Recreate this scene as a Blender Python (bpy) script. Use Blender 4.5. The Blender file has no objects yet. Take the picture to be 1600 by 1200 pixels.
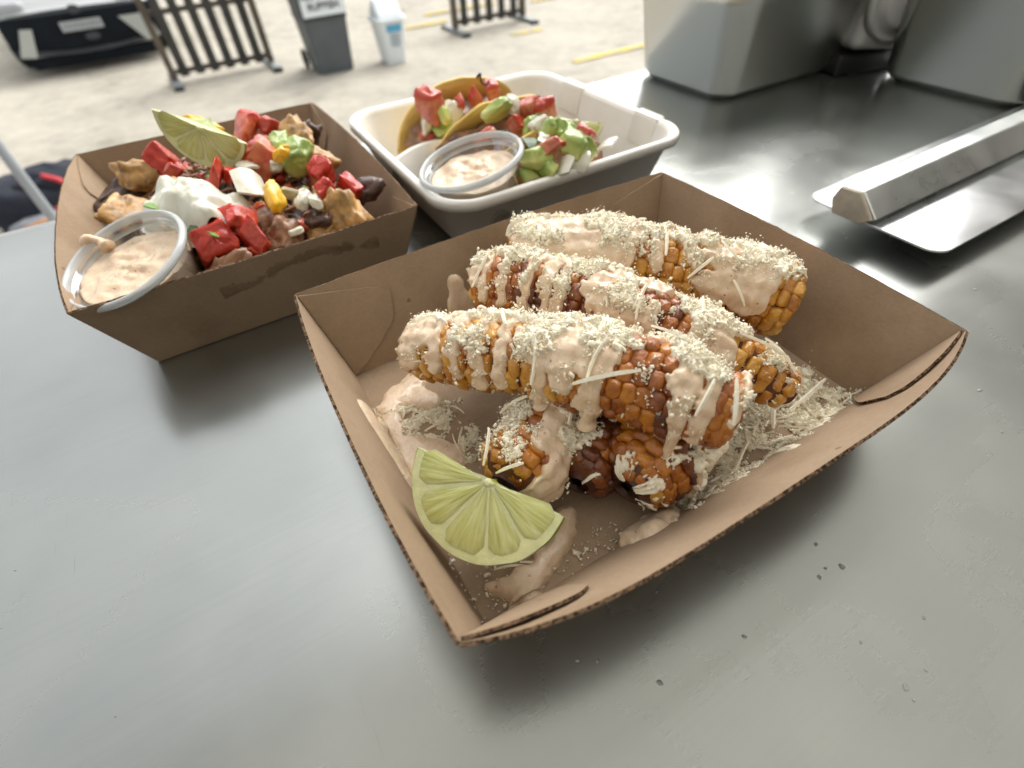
import bpy, math, random
import numpy as np
from mathutils import Matrix, Vector

# ------------------------------------------------------------------ camera, world, sun, exposure
S = bpy.context.scene
COL = S.collection
random.seed(7)
RNG = np.random.default_rng(11)

TH, PITCH, ROLL, CAMH = 0.492, 0.8105, -0.0664, 0.1679
cam_d = bpy.data.cameras.new('camera')
cam_d.sensor_width = 36.0
cam_d.lens = 787.55 * 36.0 / 1600.0
cam_d.clip_start = 0.005
cam_d.clip_end = 500.0
cam_d.dof.use_dof = True
cam_d.dof.focus_distance = 0.185
cam_d.dof.aperture_fstop = 8.5
cam = bpy.data.objects.new('camera', cam_d)
COL.objects.link(cam)
_c, _s = math.cos(PITCH), math.sin(PITCH)
_fwd, _up, _rt = Vector((0, _c, -_s)), Vector((0, _s, _c)), Vector((1, 0, 0))
_r2 = math.cos(ROLL) * _rt + math.sin(ROLL) * _up
_u2 = -math.sin(ROLL) * _rt + math.cos(ROLL) * _up
_rz = Matrix.Rotation(-TH, 3, 'Z')
_m = Matrix((_rz @ _r2, _rz @ _u2, _rz @ (-_fwd))).transposed().to_4x4()
_m.translation = Vector((0, 0, CAMH))
cam.matrix_world = _m
S.camera = cam

SUN_EL, SUN_AZ = math.radians(50), math.radians(56)      # azimuth clockwise from +Y
wd = bpy.data.worlds.new('World')
S.world = wd
wd.use_nodes = True
_nt = wd.node_tree
_bg = _nt.nodes['Background']
_sky = _nt.nodes.new('ShaderNodeTexSky')
_sky.sky_type = 'NISHITA'
_sky.sun_disc = False
_sky.sun_elevation = SUN_EL
_sky.sun_rotation = SUN_AZ
_sky.air_density = 1.0
_sky.dust_density = 4.0
_hs = _nt.nodes.new('ShaderNodeHueSaturation')            # a bright hazy, nearly white sky
_hs.inputs['Saturation'].default_value = 0.12
_nt.links.new(_sky.outputs[0], _hs.inputs['Color'])
_nt.links.new(_hs.outputs[0], _bg.inputs['Color'])
_bg.inputs['Strength'].default_value = 0.15
sun_d = bpy.data.lights.new('sun', 'SUN')
sun_d.energy = 0.7
sun_d.angle = math.radians(60)
sun_d.color = (1.0, 0.96, 0.89)
sun = bpy.data.objects.new('sun', sun_d)
COL.objects.link(sun)
_sd = Vector((math.sin(SUN_AZ) * math.cos(SUN_EL), math.cos(SUN_AZ) * math.cos(SUN_EL), math.sin(SUN_EL)))
sun.rotation_euler = _sd.to_track_quat('Z', 'Y').to_euler()
sun.location = (0, 0, 8)

S.view_settings.view_transform = 'Standard'
S.view_settings.look = 'None'
S.view_settings.gamma = 1.0
S.view_settings.use_curve_mapping = False
S.view_settings.exposure = 1.18
S.cycles.use_denoising = True
S.cycles.max_bounces = 10
S.cycles.diffuse_bounces = 7
S.cycles.glossy_bounces = 5
S.cycles.transmission_bounces = 6
S.cycles.transparent_max_bounces = 12
S.cycles.sample_clamp_indirect = 6.0
S.cycles.caustics_reflective = False
S.cycles.caustics_refractive = False

# ------------------------------------------------------------------ helpers
def _lattice(ix, iy, iz, seed):
    h = (ix * 374761393 + iy * 668265263 + iz * 2147483647 + seed * 1274126177) & 0xFFFFFFFF
    h = ((h ^ (h >> 13)) * 1274126177) & 0xFFFFFFFF
    h = h ^ (h >> 16)
    return (h & 0xFFFF) / 32767.5 - 1.0

def noise3(P, scale=1.0, seed=0, octaves=1):
    P = np.asarray(P, float) * scale
    tot = np.zeros(P.shape[:-1]); amp = 1.0
    for o in range(octaves):
        Q = P * (2 ** o)
        I = np.floor(Q).astype(np.int64); F = Q - I
        F = F * F * (3 - 2 * F)
        v = 0
        for dx in (0, 1):
            for dy in (0, 1):
                for dz in (0, 1):
                    w = (F[..., 0] if dx else 1 - F[..., 0]) * (F[..., 1] if dy else 1 - F[..., 1]) * (F[..., 2] if dz else 1 - F[..., 2])
                    v = v + w * _lattice(I[..., 0] + dx, I[..., 1] + dy, I[..., 2] + dz, seed + o)
        tot = tot + amp * v
        amp *= 0.5
    return tot

def new_mesh(name, V, F, smooth=True):
    me = bpy.data.meshes.new(name)
    V = np.asarray(V, dtype=np.float32)
    if isinstance(F, np.ndarray):
        n, k = F.shape
        me.vertices.add(len(V)); me.vertices.foreach_set('co', V.ravel())
        me.loops.add(n * k); me.loops.foreach_set('vertex_index', F.astype(np.int32).ravel())
        me.polygons.add(n)
        me.polygons.foreach_set('loop_start', np.arange(0, n * k, k, dtype=np.int32))
        me.update(calc_edges=True); me.validate()
    else:
        me.from_pydata([tuple(v) for v in V], [], [tuple(f) for f in F]); me.update()
    if smooth:
        me.polygons.foreach_set('use_smooth', np.ones(len(me.polygons), dtype=bool))
    return me

def link(name, me, mat=None, parent=None, loc=(0, 0, 0), rot=None):
    o = bpy.data.objects.new(name, me)
    COL.objects.link(o)
    if mat is not None and me is not None and len(me.materials) == 0:
        for m in (mat if isinstance(mat, (list, tuple)) else [mat]):
            me.materials.append(m)
    o.parent = parent
    if rot is not None:
        o.matrix_local = Matrix.Translation(Vector(loc)) @ rot.to_4x4()
    else:
        o.location = loc
    return o

def mesh_obj(name, V, F, mat, parent=None, smooth=True, loc=(0, 0, 0), rot=None):
    return link(name, new_mesh(name, V, F, smooth), mat, parent, loc, rot)

def tag(o, label, cat, group=None):
    o['label'] = label; o['category'] = cat
    if group: o['group'] = group
    return o

def empty(name, loc=(0, 0, 0), rot=None):
    o = bpy.data.objects.new(name, None)
    COL.objects.link(o)
    o.empty_display_size = 0.02
    if rot is not None:
        o.matrix_world = Matrix.Translation(Vector(loc)) @ rot.to_4x4()
    else:
        o.location = loc
    return o

def structure(o):
    o['kind'] = 'structure'
    return o

def grid_faces(nu, nv, wrap_v=False, wrap_u=False):
    i = np.arange(nu if wrap_u else nu - 1); j = np.arange(nv if wrap_v else nv - 1)
    I, J = np.meshgrid(i, j, indexing='ij')
    I2 = (I + 1) % nu; J2 = (J + 1) % nv
    return np.stack([I * nv + J, I2 * nv + J, I2 * nv + J2, I * nv + J2], -1).reshape(-1, 4)

def box_vf(x0, x1, y0, y1, z0, z1):
    V = [(x0, y0, z0), (x1, y0, z0), (x1, y1, z0), (x0, y1, z0), (x0, y0, z1), (x1, y0, z1), (x1, y1, z1), (x0, y1, z1)]
    F = [(3, 2, 1, 0), (4, 5, 6, 7), (0, 1, 5, 4), (1, 2, 6, 5), (2, 3, 7, 6), (3, 0, 4, 7)]
    return V, F

def bevel(o, w=0.002, seg=2):
    m = o.modifiers.new('bevel', 'BEVEL'); m.width = w; m.segments = seg; m.limit_method = 'ANGLE'
    m.angle_limit = math.radians(40)
    o.data.polygons.foreach_set('use_smooth', np.ones(len(o.data.polygons), dtype=bool))
    w2 = o.modifiers.new('wn', 'WEIGHTED_NORMAL'); w2.keep_sharp = True
    return o

def box(name, x0, x1, y0, y1, z0, z1, mat, parent=None, bv=0.0, seg=2):
    V, F = box_vf(x0, x1, y0, y1, z0, z1)
    o = mesh_obj(name, V, F, mat, parent, smooth=False)
    if bv: bevel(o, bv, seg)
    return o

def lathe_vf(prof, n=48):
    prof = np.asarray(prof, float)
    a = np.linspace(0, 2 * np.pi, n, endpoint=False)
    V = np.stack([prof[:, None, 0] * np.cos(a), prof[:, None, 0] * np.sin(a), np.repeat(prof[:, 1][:, None], n, 1)], -1).reshape(-1, 3)
    return V, grid_faces(len(prof), n, wrap_v=True)[:, ::-1]

def tube_vf(path, rad, n=8, caps=True):
    path = np.asarray(path, float); m = len(path)
    rad = np.broadcast_to(np.asarray(rad, float), (m,))
    T = np.gradient(path, axis=0); T /= np.linalg.norm(T, axis=1)[:, None]
    ref = np.array([0, 0, 1.0]) if abs(T[0, 2]) < 0.9 else np.array([1.0, 0, 0])
    N = np.cross(T, ref); N /= np.linalg.norm(N, axis=1)[:, None]
    B = np.cross(T, N)
    a = np.linspace(0, 2 * np.pi, n, endpoint=False)
    V = path[:, None] + rad[:, None, None] * (np.cos(a)[None, :, None] * N[:, None] + np.sin(a)[None, :, None] * B[:, None])
    F = [tuple(f) for f in grid_faces(m, n, wrap_v=True)]
    if caps:
        F += [tuple(range(n)), tuple(range((m - 1) * n, m * n))[::-1]]
    return V.reshape(-1, 3), F

def superquad(ax, ay, az, e1=0.5, e2=0.5, nu=10, nv=14, amp=0.0, nscale=2.0, seed=0):
    u = np.linspace(-np.pi / 2, np.pi / 2, nu); v = np.linspace(-np.pi, np.pi, nv, endpoint=False)
    U, Vv = np.meshgrid(u, v, indexing='ij')
    f = lambda w, e: np.sign(w) * np.abs(w) ** e
    P = np.stack([f(np.cos(U), e1) * f(np.cos(Vv), e2), f(np.cos(U), e1) * f(np.sin(Vv), e2), f(np.sin(U), e1)], -1)
    if amp:
        P = P * (1 + amp * noise3(P + seed * 3.7, nscale, seed, 2))[..., None]
    P = P * np.array([ax, ay, az])
    return P.reshape(-1, 3), grid_faces(nu, nv, wrap_v=True)

def rrect(x0, x1, y0, y1, r, n=8):
    pts = []
    for cx, cy, a0 in ((x1 - r, y1 - r, 0), (x0 + r, y1 - r, 90), (x0 + r, y0 + r, 180), (x1 - r, y0 + r, 270)):
        for k in range(n + 1):
            a = math.radians(a0 + 90 * k / n)
            pts.append((cx + r * math.cos(a), cy + r * math.sin(a)))
    return np.array(pts)

def loft_vf(rings, cap_first=False, cap_last=False):
    n = len(rings[0]); V = np.concatenate(rings)
    F = [tuple(f) for f in grid_faces(len(rings), n, wrap_v=True)]
    if cap_first: F.append(tuple(range(n))[::-1])
    if cap_last: F.append(tuple(range((len(rings) - 1) * n, len(rings) * n)))
    return V, F

def rand_rot(rng, spread=math.pi):
    from mathutils import Euler
    return Euler((rng.uniform(-spread, spread), rng.uniform(-spread, spread), rng.uniform(-math.pi, math.pi))).to_matrix()

def frame_from(x, y):
    x = Vector(x).normalized(); y = Vector(y); y = (y - y.dot(x) * x).normalized(); z = x.cross(y)
    return Matrix((x, y, z)).transposed()

# ------------------------------------------------------------------ materials
class NT:
    def __init__(s, name):
        s.m = bpy.data.materials.new(name); s.m.use_nodes = True
        s.t = s.m.node_tree; s.n = s.t.nodes
        s.b = s.n['Principled BSDF']; s.out = s.n['Material Output']
    def node(s, typ, **kw):
        q = s.n.new(typ)
        for k, v in kw.items(): setattr(q, k, v)
        return q
    def L(s, a, b): s.t.links.new(a, b)
    def coord(s, which='Object'):
        return s.node('ShaderNodeTexCoord').outputs[which]
    def noise(s, vec, scale, detail=3, rough=0.55, dist=0.0):
        q = s.node('ShaderNodeTexNoise'); q.inputs['Scale'].default_value = scale
        q.inputs['Detail'].default_value = detail; q.inputs['Roughness'].default_value = rough
        q.inputs['Distortion'].default_value = dist
        if vec is not None: s.L(vec, q.inputs['Vector'])
        return q.outputs['Fac']
    def ramp(s, fac, stops):
        q = s.node('ShaderNodeValToRGB')
        el = q.color_ramp.elements
        while len(el) < len(stops): el.new(0.5)
        for e, (p, c) in zip(el, stops):
            e.position = p; e.color = (*c, 1) if len(c) == 3 else c
        s.L(fac, q.inputs['Fac'])
        return q.outputs['Color']
    def mix(s, fac, a, b, typ='MIX'):
        q = s.node('ShaderNodeMix', data_type='RGBA', blend_type=typ)
        for sock, v in ((q.inputs[0], fac), (q.inputs[6], a), (q.inputs[7], b)):
            if isinstance(v, (int, float)): sock.default_value = v
            elif isinstance(v, tuple): sock.default_value = (*v, 1) if len(v) == 3 else v
            else: s.L(v, sock)
        return q.outputs[2]
    def math(s, op, a, b=None, clamp=False):
        q = s.node('ShaderNodeMath', operation=op, use_clamp=clamp)
        for sock, v in zip(q.inputs, (a, b)):
            if v is None: continue
            if isinstance(v, (int, float)): sock.default_value = v
            else: s.L(v, sock)
        return q.outputs[0]
    def bump(s, h, strength=0.3, dist=0.001):
        q = s.node('ShaderNodeBump'); q.inputs['Strength'].default_value = strength
        q.inputs['Distance'].default_value = dist
        s.L(h, q.inputs['Height']); s.L(q.outputs[0], s.b.inputs['Normal'])
    def set(s, **kw):
        names = dict(color='Base Color', rough='Roughness', metal='Metallic', spec='Specular IOR Level', coat='Coat Weight',
                     coat_rough='Coat Roughness', sss='Subsurface Weight', sss_r='Subsurface Radius', sss_s='Subsurface Scale',
                     trans='Transmission Weight', ior='IOR', alpha='Alpha', sheen='Sheen Weight')
        for k, v in kw.items():
            sock = s.b.inputs[names[k]]
            if isinstance(v, (int, float)): sock.default_value = v
            elif isinstance(v, tuple): sock.default_value = (*v, 1) if (len(v) == 3 and k == 'color') else v
            else: s.L(v, sock)
        return s

MAT = {}
def plain(name, color, rough=0.5, var=0.12, scale=30, bump=0.0, bscale=200, **kw):
    t = NT(name); c = t.coord('Object')
    f = t.noise(c, scale, 4)
    lo = tuple(max(0, v * (1 - var)) for v in color); hi = tuple(min(1, v * (1 + var)) for v in color)
    t.set(color=t.ramp(f, [(0.3, lo), (0.7, hi)]), rough=rough, **kw)
    if bump: t.bump(t.noise(c, bscale, 3), bump, 0.001)
    MAT[name] = t.m
    return t.m

# stainless counter: worn, smeared, finely scratched
t = NT('counter_steel'); c = t.coord('Object')
big = t.noise(c, 4.0, 3, 0.55, 0.6); mid = t.noise(c, 17, 3, 0.5, 0.3)
def stretched(sx, sy, rot, scale=1.0):
    mp = t.node('ShaderNodeMapping'); mp.inputs['Scale'].default_value = (sx, sy, 1); mp.inputs['Rotation'].default_value = (0, 0, rot); t.L(c, mp.inputs['Vector'])
    return t.noise(mp.outputs[0], scale, 2, 0.5)
brush = stretched(6, 700, 0.0)                              # faint grain along the counter
cuts = None
for k, (rot, lo) in enumerate(((0.9, 0.735), (-0.55, 0.735), (2.2, 0.745), (0.25, 0.74))):
    s_ = t.ramp(stretched(1300, 24, rot), [(lo, (0, 0, 0)), (lo + 0.03, (1, 1, 1))])
    cuts = s_ if cuts is None else t.mix(1.0, cuts, s_, 'LIGHTEN')
gate = t.ramp(t.noise(c, 9, 3), [(0.45, (0, 0, 0)), (0.62, (1, 1, 1))])
cuts = t.mix(1.0, cuts, gate, 'MULTIPLY')
rr = t.node('ShaderNodeMapRange'); rr.inputs['From Min'].default_value = 0.32; rr.inputs['From Max'].default_value = 0.68
rr.inputs['To Min'].default_value = 0.17; rr.inputs['To Max'].default_value = 0.34
t.L(t.math('ADD', t.math('MULTIPLY', big, 0.58), t.math('ADD', t.math('MULTIPLY', mid, 0.38), t.math('MULTIPLY', brush, 0.04))), rr.inputs['Value'])
col = t.ramp(t.math('ADD', t.math('MULTIPLY', mid, 0.45), t.math('ADD', t.math('MULTIPLY', big, 0.43), t.math('MULTIPLY', brush, 0.12))), [(0.32, (0.35, 0.365, 0.348)), (0.68, (0.43, 0.443, 0.418))])
t.set(color=t.mix(t.math('MULTIPLY', cuts, 0.3), col, (0.14, 0.145, 0.14)), metal=0.9, rough=rr.outputs[0])
MAT['counter'] = t.m

t = NT('pan_steel'); c = t.coord('Object')
f = t.noise(c, 5, 2, 0.5)
t.set(color=t.ramp(f, [(0.3, (0.56, 0.57, 0.55)), (0.7, (0.62, 0.63, 0.60))]), metal=1.0, rough=t.ramp(f, [(0.2, (0.26,) * 3), (0.8, (0.36,) * 3)]))
MAT['pan'] = t.m
t = NT('scraper_steel'); c = t.coord('Object')
f = t.noise(c, 22, 3, 0.55, 0.4)
t.set(color=t.ramp(f, [(0.3, (0.72, 0.74, 0.76)), (0.7, (0.84, 0.85, 0.85))]), metal=1.0, rough=t.ramp(f, [(0.25, (0.16,) * 3), (0.75, (0.28,) * 3)]))
MAT['scraper'] = t.m

def kraft(name, base=(0.34, 0.246, 0.162), stain=False):
    t = NT(name); c = t.coord('Object')
    fib = t.node('ShaderNodeMapping'); fib.inputs['Scale'].default_value = (500, 500, 900); t.L(c, fib.inputs['Vector'])
    f1 = t.noise(fib.outputs[0], 1.0, 4, 0.7); f2 = t.noise(c, 28, 4, 0.6)
    col = t.ramp(t.math('ADD', t.math('MULTIPLY', f1, 0.5), t.math('MULTIPLY', f2, 0.5)),
                 [(0.33, tuple(v * 0.84 for v in base)), (0.66, tuple(v * 1.12 for v in base))])
    vor = t.node('ShaderNodeTexVoronoi'); vor.inputs['Scale'].default_value = 95; t.L(c, vor.inputs['Vector'])
    gate = t.noise(c, 60, 1)
    fleck = t.math('MULTIPLY', t.math('LESS_THAN', vor.outputs['Distance'], 0.10), t.math('GREATER_THAN', gate, 0.60))
    col = t.mix(t.math('MULTIPLY', fleck, 0.6), col, (0.10, 0.055, 0.03))
    if stain:                                             # dark greasy thumb smear along the outside of the wall
        sx = t.node('ShaderNodeSeparateXYZ'); t.L(c, sx.inputs[0])
        wob = t.noise(c, 60, 5, 0.7)
        q = t.math('MULTIPLY', sx.outputs[1], -1.0)
        curve = t.math('ADD', t.math('MULTIPLY', t.math('SINE', t.math('MULTIPLY', q, 75.0)), 0.0035), 0.0315)
        d = t.math('ABSOLUTE', t.math('SUBTRACT', sx.outputs[2], curve))
        band = t.math('MULTIPLY', t.math('SUBTRACT', 0.0036, t.math('ADD', d, t.math('MULTIPLY', t.math('SUBTRACT', wob, 0.5), 0.022))), 420.0, True)
        xm = t.math('LESS_THAN', t.math('ABSOLUTE', t.math('ADD', q, -0.016)), 0.040)
        st = t.math('MULTIPLY', t.math('MULTIPLY', band, xm), t.math('MULTIPLY', t.noise(c, 120, 3), 1.2))
        col = t.mix(st, col, (0.10, 0.06, 0.03))
    soak = t.ramp(t.noise(c, 17, 4, 0.6), [(0.54, (0, 0, 0)), (0.66, (0.5, 0.5, 0.5))])
    col = t.mix(soak, col, t.mix(1.0, col, (0.72, 0.66, 0.58), 'MULTIPLY'))
    t.set(color=col, rough=0.8, spec=0.3)
    t.bump(t.math('ADD', f1, t.math('MULTIPLY', f2, 1.5)), 0.18, 0.0006)
    MAT[name] = t.m
kraft('kraft'); kraft('kraft_stained', stain=True)
t = NT('kraft_edge'); c = t.coord('Object')
wv = t.node('ShaderNodeTexNoise'); wv.inputs['Scale'].default_value = 900; wv.inputs['Detail'].default_value = 2; t.L(c, wv.inputs['Vector'])
t.set(color=t.ramp(wv.outputs['Fac'], [(0.42, (0.03, 0.018, 0.01)), (0.62, (0.22, 0.14, 0.085))]), rough=0.9, spec=0.1)
MAT['kraft_edge'] = t.m

def corn(name, stops, rough=0.4):
    t = NT(name); g = t.node('ShaderNodeNewGeometry').outputs['Position']
    oi = t.node('ShaderNodeObjectInfo').outputs['Random']
    f = t.noise(g, 160, 4, 0.65); f2 = t.noise(g, 900, 3)
    v = t.math('ADD', t.math('MULTIPLY', f, 0.75), t.math('MULTIPLY', t.math('SUBTRACT', oi, 0.5), 0.26))
    v = t.math('ADD', v, 0.10)
    t.set(color=t.ramp(v, stops), rough=rough, coat=0.45, coat_rough=0.07, sss=0.12, sss_r=(0.004, 0.002, 0.0006), sss_s=1.0)
    t.bump(t.math('ADD', f, t.math('MULTIPLY', f2, 0.5)), 0.55, 0.0016)
    MAT[name] = t.m
corn('corn_golden', [(0.2, (0.28, 0.083, 0.007)), (0.42, (0.48, 0.20, 0.017)), (0.62, (0.61, 0.325, 0.043)), (0.88, (0.73, 0.51, 0.155))])
corn('corn_amber', [(0.2, (0.14, 0.027, 0.0035)), (0.45, (0.355, 0.105, 0.007)), (0.68, (0.51, 0.20, 0.015)), (0.9, (0.64, 0.34, 0.047))])
corn('corn_brown', [(0.2, (0.03, 0.007, 0.002)), (0.48, (0.155, 0.036, 0.005)), (0.72, (0.31, 0.088, 0.008)), (0.92, (0.46, 0.18, 0.018))], 0.4)
plain('cob', (0.085, 0.022, 0.006), 0.5, 0.5, 150, 0.4, 500)  # core colour darkened so crevices between kernels look shaded

t = NT('sauce'); g = t.node('ShaderNodeNewGeometry').outputs['Position']
f = t.noise(g, 220, 4, 0.6); v = t.node('ShaderNodeTexVoronoi'); v.inputs['Scale'].default_value = 330; t.L(g, v.inputs['Vector'])
gate = t.noise(g, 240, 1)
sp = t.math('MULTIPLY', t.math('LESS_THAN', v.outputs['Distance'], 0.16), t.math('GREATER_THAN', gate, 0.58))
col = t.mix(t.math('MULTIPLY', sp, 0.6), t.ramp(f, [(0.3, (0.63, 0.475, 0.325)), (0.7, (0.75, 0.60, 0.435))]), (0.26, 0.08, 0.035))
t.set(color=col, rough=0.24, spec=0.5, sss=0.25, sss_r=(0.004, 0.002, 0.001), sss_s=1.0)
t.bump(t.math('ADD', f, t.noise(g, 800, 2)), 0.3, 0.0008)
MAT['sauce'] = t.m
t = NT('cheese'); g = t.node('ShaderNodeNewGeometry').outputs['Position']
fz = t.noise(g, 1600, 3, 0.7)
t.set(color=t.ramp(t.noise(g, 400, 2), [(0.3, (0.93, 0.85, 0.64)), (0.7, (0.97, 0.93, 0.79))]), rough=0.6, spec=0.25)
t.bump(fz, 0.6, 0.0008)
MAT['cheese'] = t.m

t = NT('lime_rind'); c = t.coord('Object')
f = t.noise(c, 45, 3); por = t.node('ShaderNodeTexVoronoi'); por.inputs['Scale'].default_value = 900; t.L(c, por.inputs['Vector'])
t.set(color=t.ramp(f, [(0.36, (0.16, 0.24, 0.02)), (0.52, (0.33, 0.38, 0.035)), (0.66, (0.68, 0.58, 0.05))]), rough=0.38, coat=0.2)
t.bump(por.outputs['Distance'], 0.25, 0.0006)
MAT['lime_rind'] = t.m
plain('lime_pith', (0.64, 0.66, 0.34), 0.45, 0.10, 200, 0.25, 700, sss=0.4, sss_r=(0.004, 0.004, 0.002), sss_s=1.0)
t = NT('lime_flesh'); uv = t.coord('UV')
mp = t.node('ShaderNodeMapping'); mp.inputs['Scale'].default_value = (15, 2.6, 1); t.L(uv, mp.inputs['Vector'])
vo = t.node('ShaderNodeTexVoronoi'); vo.inputs['Scale'].default_value = 1.0; t.L(mp.outputs[0], vo.inputs['Vector'])
f = t.noise(mp.outputs[0], 1.6, 4, 0.6, 0.8)
t.set(color=t.ramp(t.math('ADD', t.math('MULTIPLY', vo.outputs['Distance'], 0.35), t.math('MULTIPLY', f, 0.65)), [(0.28, (0.40, 0.41, 0.09)), (0.50, (0.50, 0.51, 0.17)), (0.75, (0.62, 0.63, 0.30))]),
      rough=0.14, spec=0.6, sss=0.6, sss_r=(0.008, 0.008, 0.003), sss_s=1.0, coat=0.4, coat_rough=0.06)
t.bump(t.math('ADD', vo.outputs['Distance'], t.math('MULTIPLY', f, 0.6)), 0.35, 0.0009)
MAT['lime_flesh'] = t.m

def tomato_mat(name, k):
    t = NT(name); gc = t.coord('Generated'); c = t.coord('Object')
    sp = t.node('ShaderNodeSeparateXYZ'); t.L(gc, sp.inputs[0])
    f = t.noise(c, 140, 4, 0.6, 0.5); oi = t.node('ShaderNodeObjectInfo').outputs['Random']
    flesh = t.ramp(t.math('ADD', f, t.math('MULTIPLY', t.math('SUBTRACT', oi, 0.5), 0.4)), [(0.25, (0.34, 0.022 + 0.05 * k, 0.012 + 0.03 * k)), (0.5, (0.48, 0.062 + 0.09 * k, 0.028 + 0.05 * k)), (0.8, (0.62, 0.22 + 0.13 * k, 0.10 + 0.09 * k))])
    skin = t.mix(t.noise(c, 50, 2), (0.40, 0.018 + 0.03 * k, 0.010 + 0.02 * k), (0.54, 0.05 + 0.05 * k, 0.022 + 0.03 * k))
    t.set(color=t.mix(t.math('GREATER_THAN', t.math('ADD', sp.outputs[2], t.math('MULTIPLY', f, 0.1)), 0.80), flesh, skin), rough=0.19, spec=0.5,
          sss=0.12, sss_r=(0.005, 0.0012, 0.0008), sss_s=1.0)
    t.bump(t.math('ADD', f, t.math('MULTIPLY', t.noise(c, 420, 2), 0.5)), 0.6, 0.0013)
    MAT[name] = t.m
tomato_mat('tomato', 0.0); tomato_mat('tomato_pale', 0.8)
plain('onion', (0.66, 0.64, 0.53), 0.25, 0.10, 120, 0.15, 400, sss=0.35, sss_r=(0.004, 0.004, 0.003), sss_s=1.0, coat=0.3)
plain('sweetcorn', (0.82, 0.50, 0.03), 0.3, 0.15, 120, 0.1, 400, coat=0.3, sss=0.2, sss_r=(0.004, 0.002, 0.0005), sss_s=1.0)
t = NT('avocado'); gc = t.coord('Generated'); c = t.coord('Object')
sp = t.node('ShaderNodeSeparateXYZ'); t.L(gc, sp.inputs[0]); f = t.noise(c, 130, 4, 0.6)
t.set(color=t.ramp(t.math('ADD', t.math('MULTIPLY', sp.outputs[2], 0.6), t.math('MULTIPLY', f, 0.4)), [(0.25, (0.58, 0.58, 0.20)), (0.6, (0.40, 0.50, 0.13)), (0.85, (0.17, 0.27, 0.06))]), rough=0.3, coat=0.2,
      sss=0.2, sss_r=(0.003, 0.003, 0.001), sss_s=1.0)
t.bump(f, 0.2, 0.001); MAT['avocado'] = t.m
plain('chip', (0.42, 0.235, 0.075), 0.5, 0.55, 170, 0.4, 350, coat=0.15)
plain('chip_burnt', (0.055, 0.028, 0.015), 0.45, 0.6, 100, 0.5, 350)
plain('meat', (0.27, 0.135, 0.07), 0.42, 0.55, 160, 0.5, 500, coat=0.2)
plain('meat_dark', (0.065, 0.028, 0.018), 0.4, 0.6, 160, 0.5, 500, coat=0.25)
plain('cream', (0.66, 0.65, 0.55), 0.28, 0.05, 60, 0.2, 250, sss=0.3, sss_r=(0.004, 0.004, 0.003), sss_s=1.0)
plain('herb', (0.035, 0.085, 0.015), 0.45, 0.4, 150, 0.3, 500)
plain('herb_light', (0.13, 0.25, 0.03), 0.4, 0.3, 150, 0.3, 500)
plain('stem', (0.012, 0.011, 0.012), 0.5)
plain('bagasse', (0.78, 0.76, 0.71), 0.7, 0.04, 60, 0.15, 900)
t = NT('tortilla'); c = t.coord('Object'); f = t.noise(c, 40, 5, 0.6); f2 = t.noise(c, 14, 3)
t.set(color=t.mix(t.math('GREATER_THAN', f2, 0.66), t.ramp(f, [(0.3, (0.58, 0.37, 0.075)), (0.7, (0.74, 0.54, 0.18))]), (0.40, 0.18, 0.03)), rough=0.6)
t.bump(t.noise(c, 300, 3), 0.3, 0.001); MAT['tortilla'] = t.m

t = NT('clear_plastic')
tr = t.node('ShaderNodeBsdfTransparent'); tr.inputs[0].default_value = (0.93, 0.94, 0.94, 1)
gl = t.node('ShaderNodeBsdfGlossy'); gl.inputs['Roughness'].default_value = 0.08; gl.inputs['Color'].default_value = (0.95, 0.97, 1, 1)
lw = t.node('ShaderNodeLayerWeight'); lw.inputs['Blend'].default_value = 0.32
ms = t.node('ShaderNodeMixShader'); t.L(t.math('ADD', t.math('MULTIPLY', lw.outputs['Facing'], 0.7), 0.08, True), ms.inputs[0])
t.L(tr.outputs[0], ms.inputs[1]); t.L(gl.outputs[0], ms.inputs[2]); t.L(ms.outputs[0], t.out.inputs['Surface'])
MAT['clear'] = t.m
t = NT('rim_plastic')
tr = t.node('ShaderNodeBsdfTransparent'); tr.inputs[0].default_value = (0.9, 0.92, 0.92, 1)
ms = t.node('ShaderNodeMixShader'); ms.inputs[0].default_value = 0.62
t.set(color=(0.66, 0.69, 0.70), rough=0.18, spec=0.7)
t.L(tr.outputs[0], ms.inputs[1]); t.L(t.b.outputs[0], ms.inputs[2]); t.L(ms.outputs[0], t.out.inputs['Surface'])
MAT['rim_plastic'] = t.m

# pale worn concrete yard
t = NT('concrete'); c = t.coord('Object')
f = t.noise(c, 0.8, 6, 0.62, 0.3); f2 = t.noise(c, 6, 5, 0.65); f3 = t.noise(c, 90, 2)
v = t.math('ADD', t.math('ADD', t.math('MULTIPLY', f, 0.45), t.math('MULTIPLY', f2, 0.4)), t.math('MULTIPLY', f3, 0.15))
t.set(color=t.ramp(v, [(0.32, (0.17, 0.152, 0.122)), (0.44, (0.33, 0.302, 0.245)), (0.60, (0.43, 0.398, 0.325))]), rough=0.9)
t.bump(t.math('ADD', f2, t.math('MULTIPLY', f3, 0.4)), 0.5, 0.03); MAT['concrete'] = t.m
t = NT('yellow_paint'); c = t.coord('Object'); f = t.noise(c, 7, 5, 0.7)
t.set(color=t.ramp(f, [(0.38, (0.40, 0.36, 0.24)), (0.55, (0.70, 0.50, 0.05))]), rough=0.8); MAT['yellow'] = t.m
plain('slat_dark', (0.030, 0.028, 0.024), 0.45, 0.5, 9)
plain('slat_brown', (0.10, 0.078, 0.055), 0.6, 0.35, 9)
plain('galvanised', (0.24, 0.26, 0.255), 0.5, 0.1, 20, metal=0.4)
plain('bin_grey', (0.085, 0.098, 0.105), 0.5, 0.12, 5)
plain('bin_rim', (0.045, 0.055, 0.06), 0.5)
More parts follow.
